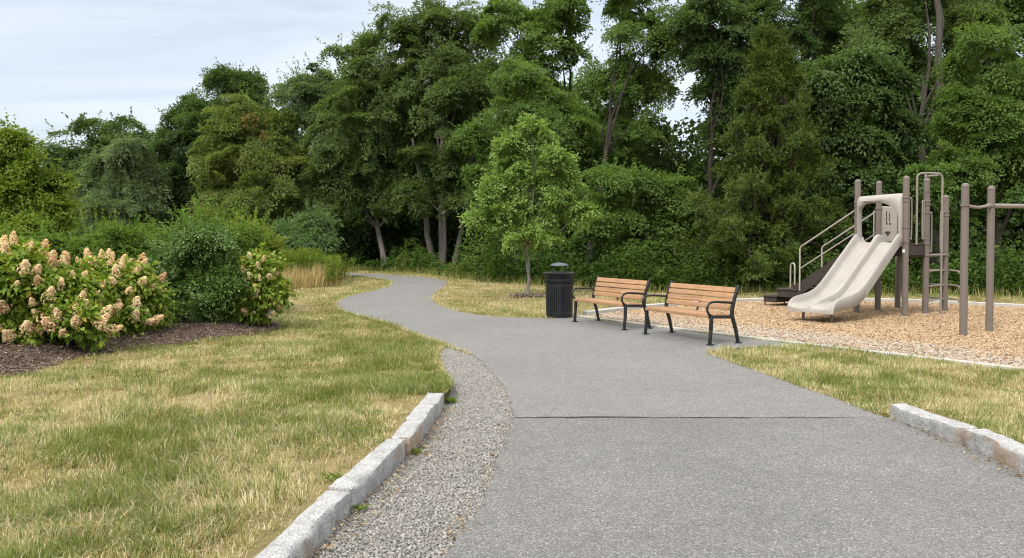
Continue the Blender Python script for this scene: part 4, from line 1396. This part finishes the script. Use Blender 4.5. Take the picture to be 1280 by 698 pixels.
sk.box(.07, W_ - .07, -.028, -.002, 1.27, 1.468); sk.box(.07, W_ - .07, D_ + .002, D_ + .028, 1.27, 1.468)
sk.box(W_ - .012, W_ + .014, .07, D_ - .07, 1.27, 1.468); sk.box(-.014, .012, .07, D_ - .07, 1.27, 1.468)
sk.build('deck_skirt', M['dark_deck'], deck, bevel=.006)
dk = MB(); dk.box(.03, W_ - .03, D_ + .09, D_ * 2 + .04, 1.225, 1.27); dk.build('landing', M['taupe'], play, bevel=.008)

# double slide: cross sections lofted along the fall line (towards -y)
def slide_mesh():
    ctrl = [(.10, 1.545, .10, .10), (-.05, 1.545, .13, .12), (-.16, 1.525, .18, .14), (-.30, 1.44, .19, .135), (-.55, 1.255, .19, .13), (-1.0, .925, .19, .13), (-1.45, .60, .185, .125), (-1.72, .445, .175, .115), (-1.95, .375, .165, .10), (-2.2, .345, .15, .08), (-2.42, .335, .135, .05), (-2.58, .325, .11, .012), (-2.69, .312, .055, .0), (-2.74, .275, .02, .0)]
    line = smooth_line(ctrl, 4)
    w = .97; x0 = .04
    V, rows = [], 0
    for (y, z, hw, hd) in line:
        hw, hd = max(hw, .0), max(hd, 0.0)
        # width flares a little at the exit
        fl_ = 1 + .0 * y
        half = []
        sec = [(0, -.07), (-.004, hw * .5), (0, hw), (.012, hw + .018), (.035, hw + .022), (.052, hw), (.068, hw * .45), (.09, .022), (.13, .002), (.25, -.004), (.38, .0), (.42, .012), (.437, hd * .6 + .012), (.447, hd + .02), (.458, hd + .038), (.474, hd + .044)]
        full = sec + [(w - a, b) for a, b in sec[::-1]]
        full = [(a, b) for a, b in full]
        bot = [(w - .02, -.085), (w / 2, -.075), (.02, -.085)]
        for a, b in full + bot:
            V.append((x0 + w / 2 + (a - w / 2) * fl_, y, z + b))
        rows += 1
    m = len(V) // rows
    F = []
    for i in range(rows - 1):
        for k in range(m):
            F.append((i * m + k, (i + 1) * m + k, (i + 1) * m + (k + 1) % m, i * m + (k + 1) % m))
    F.append(tuple(range(m))); F.append(tuple((rows - 1) * m + k for k in range(m))[::-1])
    return V, F


s = MB(); s.add(*slide_mesh())
slide = s.build('slide', M['slide'], play, angle=55)
for x in (.24, .83):
    mb = MB(); mb.tube([(x, -2.5, -.04), (x, -2.48, .27)], .026, 10); mb.build('slide_leg', M['taupe'], slide)

# hood over the slide entrance
def hood():
    ow, top, z0 = .97, 2.55, 1.64
    n_ = 12
    inn, out = [], []
    # inner opening: rounded arch; outer: rectangle with small corner radius
    iw, itop, rr_ = .33, 2.33, .26
    def arc(cx, cz, r_, a0, a1, n=n_): return [(cx + r_ * math.cos(a0 + (a1 - a0) * i / n), cz + r_ * math.sin(a0 + (a1 - a0) * i / n)) for i in range(n + 1)]
    inner = [(-.425, z0), (-.44, z0 + .25)] + arc(-.44 + .2, 2.385 - .2, .2, PI, PI / 2) + arc(.0, 2.385 - .425, .425, PI / 2, .12) + [(.43, z0 + .2), (.435, z0)]
    outer = [(-ow / 2, z0), (-ow / 2, z0 + .3)] + arc(-ow / 2 + .05, top - .06, .05, PI, PI / 2) + arc(ow / 2 - .05, top - .03, .05, PI / 2, 0) + [(ow / 2, z0 + .3), (ow / 2, z0)]
    m = len(inner)
    V, F = [], []
    # layers: back outer, front outer, bulged front ring, inner front, inner back
    cx = W_ / 2
    for (pts, y, k) in ((outer, .02, 0), (outer, -.055, 0), (None, -.13, .35), (None, -.15, .72), (inner, -.11, 1), (inner, .02, 1)):
        for i in range(m):
            a = outer[i] if pts is None else pts[i]
            if pts is None:
                a = (outer[i][0] * (1 - k) + inner[i][0] * k, outer[i][1] * (1 - k) + inner[i][1] * k)
            V.append((cx + a[0], y, a[1]))
    for l in range(6):
        for i in range(m - 1):
            l2 = (l + 1) % 6
            F.append((l * m + i, l * m + i + 1, l2 * m + i + 1, l2 * m + i))
    F.append(tuple(l * m for l in range(6))); F.append(tuple(l * m + m - 1 for l in range(6))[::-1])
    mb = MB(); mb.add(V, F)
    return mb


hd = hood().build('slide_hood', M['slide'], play, angle=50)
for (bx_, bz_) in ((.06, 1.75), (.06, 2.45), (W_ - .06, 1.75), (W_ - .06, 2.45)):
    q = MB(); q.tube([(bx_, -.06, bz_), (bx_, -.075, bz_)], .016, 8); q.build('bolt', M['taupe'], hd)
# activity panel on the far side
pn = MB(); pn.box(-.02, .02, D_ + .08, D_ * 2 - .08, 1.55, 2.36)
pn_ = pn.build('activity_panel', M['panel'], play, bevel=.02)
for (y0, y1, z0, z1) in ((.30, .335, 2.0, 2.25), (.44, .475, 2.02, 2.22), (.30, .37, 1.95, 1.985), (.44, .52, 1.95, 1.985), (.26, .5, 1.74, 1.79), (.34, .42, 1.69, 1.745), (.2, .24, 1.6, 1.64)):
    q = MB(); q.box(.018, .0245, D_ + y0, D_ + y1, z0, z1); q.build('panel_slot', M['slot'], pn_)
    q = MB(); q.box(-.0245, -.018, D_ + y0, D_ + y1, z0, z1); q.build('panel_slot', M['slot'], pn_)

# steps on the left (towards -x)
stp = MB()
T_ = 1.36
zs = 1.52
nst = 5
for i in range(nst):
    x1 = -.07 - i * T_ / nst; z = 1.30 - i * .19
    stp.box(x1 - T_ / nst - .02, x1, .06, D_ - .06, z - .035, z)
steps = stp.build('steps', M['dark_deck'], play, bevel=.006)
for y in (.03, D_ - .03):
    sg = MB()
    th_ = .014
    prof = [(-.07, 1.50), (-.07, 1.22), (-T_ - .05, .30), (-T_ - .22, .30), (-T_ - .22, .52), (-T_ - .02, .62)]
    V = [(x, y - th_, z) for x, z in prof] + [(x, y + th_, z) for x, z in prof]
    k = len(prof)
    sg.add(V, [tuple(range(k)), tuple(range(k, 2 * k))[::-1]] + [(i, i + k, (i + 1) % k + k, (i + 1) % k) for i in range(k)])
    sg.build('stringer', M['dark_deck'], play, bevel=.004)
tp = MB(); tp.box(-T_ - .62, -T_ - .10, -.02, D_ + .02, .40, .45); tp.box(-T_ - .60, -T_ - .12, .0, D_, .24, .397)
tpo = tp.build('transfer_platform', M['dark_deck'], play, bevel=.01)
tp = MB(); tp.box(-T_ - 1.02, -T_ - .63, .0, D_, .22, .26); tp.box(-T_ - 1.0, -T_ - .65, .02, D_ - .02, .10, .218)
tpl = tp.build('transfer_step', M['dark_deck'], play, bevel=.01)
mb = MB()
for x in (-T_ - .98, -T_ - .3):
    for y in (.05, D_ - .05):
        mb.tube([(x, y, -.03), (x, y, .2)], .02, 8)
mb.build('platform_leg', M['taupe'], tpo)
# handrails
for y in (-.005, D_ + .005):
    xs_ = -T_ - .02
    hr = MB()
    hr.tube(smooth_line([(xs_, y, .42), (xs_, y, 1.2), (xs_, y, 1.38), (xs_ + .04, y, 1.45), (xs_ + .14, y, 1.51)], 3) + [(-.06, y, 2.24)], .019, 8)
    hr.tube([(xs_ + .005, y, .93), (-.06, y, 1.74)], .015, 8)
    if y > .5:
        hr.tube([(-.1, y - .02, 1.5), (-.1, y - .02, 2.26)], .016, 8)
    hr.build('handrail', M['pale_pipe'], play)
mb = MB()
xl_ = -T_ - .82
mb.tube(smooth_line([(xl_, D_ * .95, .24), (xl_, D_ * .95, .9), (xl_ + .05, D_ * .95 - .03, 1.01), (xl_ + .13, D_ * .95 - .06, 1.01), (xl_ + .17, D_ * .95 - .09, .9), (xl_ + .17, D_ * .95 - .09, .40)], 5), .019, 8)
mb.build('grab_loop', M['pale_pipe'], play)


def loop_bar(x, y, dx, dy, z0, z1, z2):
    """hand loop beside a post: out from the post, down, back with a hook"""
    m = MB()
    m.tube(smooth_line([(x, y, z1), (x + dx * .7, y + dy * .7, z1), (x + dx, y + dy, z1 - .05), (x + dx, y + dy, z0 + .06), (x + dx * .7, y + dy * .7, z0), (x, y, z0)], 4), .0145, 8)
    m.tube([(x + dx * .45, y + dy * .45, z0), (x + dx * .45, y + dy * .45, z1)], .014, 8)
    m.build('hand_loop', M['taupe_pipe'], play)


loop_bar(W_, .05, .0, .2, 1.62, 2.46, 0)
loop_bar(W_, D_ - .05, .0, -.14, 1.62, 2.42, 0)
loop_bar(W_ + .0, D_ + .05, .0, .2, 1.35, 2.18, 0)
loop_bar(W_ + .0, 2 * D_ - .05, .0, -.2, 1.35, 2.20, 0)
# arched climber
mb = MB()
ax, ay = W_ + .03, .42
mb.tube(smooth_line([(ax, ay, 1.50), (ax, ay, 2.6), (ax, ay, 2.9), (ax + .03, ay + .03, 2.98), (ax + .10, ay + .07, 3.0), (ax + .26, ay + .35, 3.0), (ax + .30, ay + .40, 2.97), (ax + .32, ay + .44, 2.88), (ax + .32, ay + .44, 2.4), (ax + .32, ay + .44, -.04)], 4), .022, 10)
mb.build('arch_rail', M['taupe_pipe'], play)
mb = MB()
mb.tube(smooth_line([(W_ * .42, 2 * D_ + .35, -.04), (W_ * .42, 2 * D_ + .35, 2.9), (W_ * .44, 2 * D_ + .35, 3.02), (W_ * .5, 2 * D_ + .30, 3.06), (W_ * .75, 2 * D_ + .2, 3.06)], 4), .022, 8)
mb.build('arch_rail', M['taupe_pipe'], play)
for z in (.26, .57, .90):
    mb = MB()
    mb.tube(smooth_line([(W_ * .42, 2 * D_ + .35, z), (W_ * .8, 2 * D_ + .38, z + .01), (W_ + .12, 2 * D_ + .33, z), (W_ + .22, 2 * D_ + .2, z - .04)], 4), .02, 8)
    mb.build('rung', M['taupe_pipe'], play)
    mb = MB(); mb.tube([(W_, D_, z + .02), (W_ + .02, D_ + .4, z + .03), (W_, 2 * D_, z + .02)], .02, 8); mb.build('rung', M['taupe_pipe'], play)
mb = MB(); mb.tube([(W_ + .02, D_, 1.27), (W_ + .02, 2 * D_, 1.27)], .024, 8); mb.build('rung', M['taupe_pipe'], play)

# overhead bar on two posts
gx_, gy_ = G(1204, 420.4)
oh = empty('overhead_bar', (gx_, gy_, 0), PA)
tag(oh, 'pair of taupe posts carrying a horizontal overhead pipe', 'climbing frame')
POSTR = .06
post(0, 0, 2.54, oh, (2.17,))
post(.0, 1.05, 2.54, oh, (2.19,))
mb = MB()
mb.tube(smooth_line([(0, -.07, 2.175), (0, .3, 2.155), (0, .55, 2.15), (0, .75, 2.17), (0, 1.0, 2.19)], 4), .026, 10)
mb.tube([(0, .9, 2.188), (0, 1.3, 2.195), (.03, 4.3, 2.26)], .04, 12)
mb.build('overhead_pipe', M['taupe_pipe'], oh)
post(.03, 4.3, 2.56, oh, (2.26,))

# ---------------------------------------------------------------- small things by the kerbs
def weed(label, x, y, z, n, h, seed):
    r = np.random.default_rng(seed)
    th = r.random(n) * 2 * PI
    P = np.stack([x + r.normal(0, .02, n), y + r.normal(0, .025, n), z + r.random(n) * h * .5], -1)
    T = np.stack([np.cos(th), np.sin(th), r.uniform(.2, 1.2, n)], -1)
    N = np.array([0, 0, 1.]) + r.normal(0, .4, (n, 3))
    v, ti = leaf_arrays(P, T, N, r.uniform(.03, .07, n), r.uniform(.008, .022, n), np.clip(r.normal(.5, .2, n), 0, 1))
    o = link('weed', leaf_mesh('weed', v, ti), M['meadow'])
    tag(o, label, 'weed')


kx = lambda y: float(kerb_x(y))
weed('green weed in the gravel at the nearest kerb joint', kx(4.72) + .04, 4.72, -.015, 26, .04, 1)
weed('green weed in the gravel beside the shortest kerb stone', kx(5.98) + .035, 5.98, -.015, 34, .05, 2)
weed('leafy weed leaning over the top of the long left kerb stone', kx(4.9) - .2, 4.95, .10, 34, .05, 3)
weed('grass tuft growing beyond the far end of the left kerb', kx(7.7) + .05, 7.85, -.01, 80, .06, 4)
weed('green weed sprouting through the mulch below the hydrangeas', *G(115, 437), .15, 40, .06, 5)

r = np.random.default_rng(91)
n = 420
yy = r.uniform(3.2, 7.6, n)
xx = kerb_x(yy) + np.abs(r.normal(0, .09, n)) + .01
e2 = [p for p in path_left if 3 < p[1] < 11]
q = r.integers(0, len(e2), 160)
xx = np.concatenate([xx, np.array([e2[i][0] for i in q]) + r.normal(-.02, .03, 160)])
yy = np.concatenate([yy, np.array([e2[i][1] for i in q]) + r.normal(0, .06, 160)])
yr = r.uniform(4.6, 7.3, 160)
xx = np.concatenate([xx, 3.46 - np.abs(r.normal(0, .05, 160))]); yy = np.concatenate([yy, yr])
n = len(xx)
th = r.random(n) * 2 * PI
P = np.stack([xx, yy, np.full(n, .012) + r.random(n) * .006], -1)
T = np.stack([np.cos(th), np.sin(th), r.normal(0, .25, n)], -1)
N = np.array([0, 0, 1.]) + r.normal(0, .35, (n, 3))
v, ti = leaf_arrays(P, T, N, r.uniform(.012, .042, n), r.uniform(.006, .022, n), np.clip(r.normal(.5, .25, n), 0, 1))
o = link('leaf_litter', leaf_mesh('leaf_litter', v, ti), M['litter'])
tag(o, 'dry leaf scraps and debris along the kerbs and path edge', 'leaf litter', kind='stuff')
# ring of mulch at the young tree
n = 900
th = r.random(n) * 2 * PI; rr_ = .5 * np.sqrt(r.random(n))
P = np.stack([yb[0] + rr_ * np.cos(th), yb[1] + rr_ * np.sin(th), .03 + .04 * (1 - rr_ / .5) + r.random(n) * .02], -1)
stuff('bark_mulch', bits(P, r.uniform(.05, .11, n), r.uniform(.02, .04, n), .4, np.clip(r.normal(.6, .2, n), 0, 1), r), M['mulch'], 'ring of brown mulch around the young tree trunk', 'mulch')

# ---------------------------------------------------------------- sky and sun
SUN_EL, SUN_AZ = math.radians(47), math.radians(215)     # azimuth clockwise from +Y: behind the camera, to the left
w = bpy.data.worlds.new('World')
SC.world = w
w.use_nodes = True
nt = w.node_tree
nt.nodes.clear()
out = nt.nodes.new('ShaderNodeOutputWorld')
bg = nt.nodes.new('ShaderNodeBackground')
sky = nt.nodes.new('ShaderNodeTexSky')
sky.sky_type = 'NISHITA'; sky.sun_disc = False
sky.sun_elevation = SUN_EL; sky.sun_rotation = SUN_AZ
sky.altitude = 50; sky.dust_density = 2.0
tc = nt.nodes.new('ShaderNodeTexCoord')
sep = nt.nodes.new('ShaderNodeSeparateXYZ'); nt.links.new(tc.outputs['Generated'], sep.inputs[0])


def mth(op, a, b=None, clamp=False):
    nd = nt.nodes.new('ShaderNodeMath'); nd.operation = op; nd.use_clamp = clamp
    for i, v in enumerate((a, b)):
        if v is None: continue
        if isinstance(v, bpy.types.NodeSocket): nt.links.new(v, nd.inputs[i])
        else: nd.inputs[i].default_value = v
    return nd.outputs[0]


# streaky cloud sheet: direction projected onto a plane overhead
zc = mth('MAXIMUM', mth('ADD', sep.outputs[2], .09), .03)
cx = mth('DIVIDE', sep.outputs[0], zc); cy = mth('DIVIDE', sep.outputs[1], zc)
cmb = nt.nodes.new('ShaderNodeCombineXYZ'); nt.links.new(cx, cmb.inputs[0]); nt.links.new(cy, cmb.inputs[1])
mp = nt.nodes.new('ShaderNodeMapping'); mp.inputs['Rotation'].default_value = (0, 0, .35); mp.inputs['Scale'].default_value = (.55, 1.0, 1)
nt.links.new(cmb.outputs[0], mp.inputs[0])
nz1 = nt.nodes.new('ShaderNodeTexNoise'); nz1.inputs['Scale'].default_value = .9; nz1.inputs['Detail'].default_value = 6; nz1.inputs['Roughness'].default_value = .55; nz1.inputs['Distortion'].default_value = .6
nt.links.new(mp.outputs[0], nz1.inputs['Vector'])
cov = nt.nodes.new('ShaderNodeMapRange'); cov.inputs[1].default_value = .32; cov.inputs[2].default_value = .66; cov.inputs[3].default_value = .38; cov.inputs[4].default_value = .97
nt.links.new(nz1.outputs['Fac'], cov.inputs[0])
# cloud sheet brighter overhead than at the horizon, as under any overcast
CLOUD_LOW, CLOUD_HIGH = 6.2, 19.5
cc = nt.nodes.new('ShaderNodeMix'); cc.data_type = 'RGBA'
el = nt.nodes.new('ShaderNodeMapRange'); el.interpolation_type = 'SMOOTHSTEP'
el.inputs[1].default_value = .30; el.inputs[2].default_value = .85
nt.links.new(sep.outputs[2], el.inputs[0])
nt.links.new(el.outputs[0], cc.inputs[0])
cc.inputs[6].default_value = (CLOUD_LOW * .92, CLOUD_LOW * .99, CLOUD_LOW * 1.05, 1)
cc.inputs[7].default_value = (CLOUD_HIGH * 1.03, CLOUD_HIGH * 1.0, CLOUD_HIGH * .93, 1)
mx = nt.nodes.new('ShaderNodeMix'); mx.data_type = 'RGBA'
nt.links.new(cov.outputs[0], mx.inputs[0]); nt.links.new(sky.outputs[0], mx.inputs[6]); nt.links.new(cc.outputs[2], mx.inputs[7])
nt.links.new(mx.outputs[2], bg.inputs[0])
bg.inputs[1].default_value = .10
nt.links.new(bg.outputs[0], out.inputs[0])

sl = bpy.data.lights.new('sun', 'SUN')
sl.energy = 1.5; sl.angle = math.radians(10); sl.color = (1.0, .95, .87)
so = bpy.data.objects.new('sun', sl)
COL.objects.link(so)
dirv = Vector((math.sin(SUN_AZ) * math.cos(SUN_EL), math.cos(SUN_AZ) * math.cos(SUN_EL), math.sin(SUN_EL)))
so.rotation_euler = dirv.to_track_quat('Z', 'Y').to_euler()
so.location = (0, 0, 30)

# ---------------------------------------------------------------- camera and output
cam = bpy.data.cameras.new('camera')
cam.sensor_width = 36; cam.lens = 36 * FPX / 1280.0
cam.shift_y = SHIFT / 1280.0
cam.clip_start = .1; cam.clip_end = 4000
co = bpy.data.objects.new('camera', cam)
COL.objects.link(co)
co.location = (0, 0, CAMH)
co.rotation_euler = (PI / 2 - PITCH, 0, 0)
SC.camera = co
SC.view_settings.view_transform = 'Standard'
SC.view_settings.look = 'None'
SC.view_settings.exposure = 0.76
SC.view_settings.gamma = 1.0
cy = SC.cycles
cy.max_bounces = 8; cy.diffuse_bounces = 6; cy.glossy_bounces = 2; cy.transmission_bounces = 5; cy.transparent_max_bounces = 4
cy.use_denoising = True
cy.pixel_filter_type = 'BLACKMAN_HARRIS'
cy.filter_width = 1.15
cy.caustics_reflective = False; cy.caustics_refractive = False
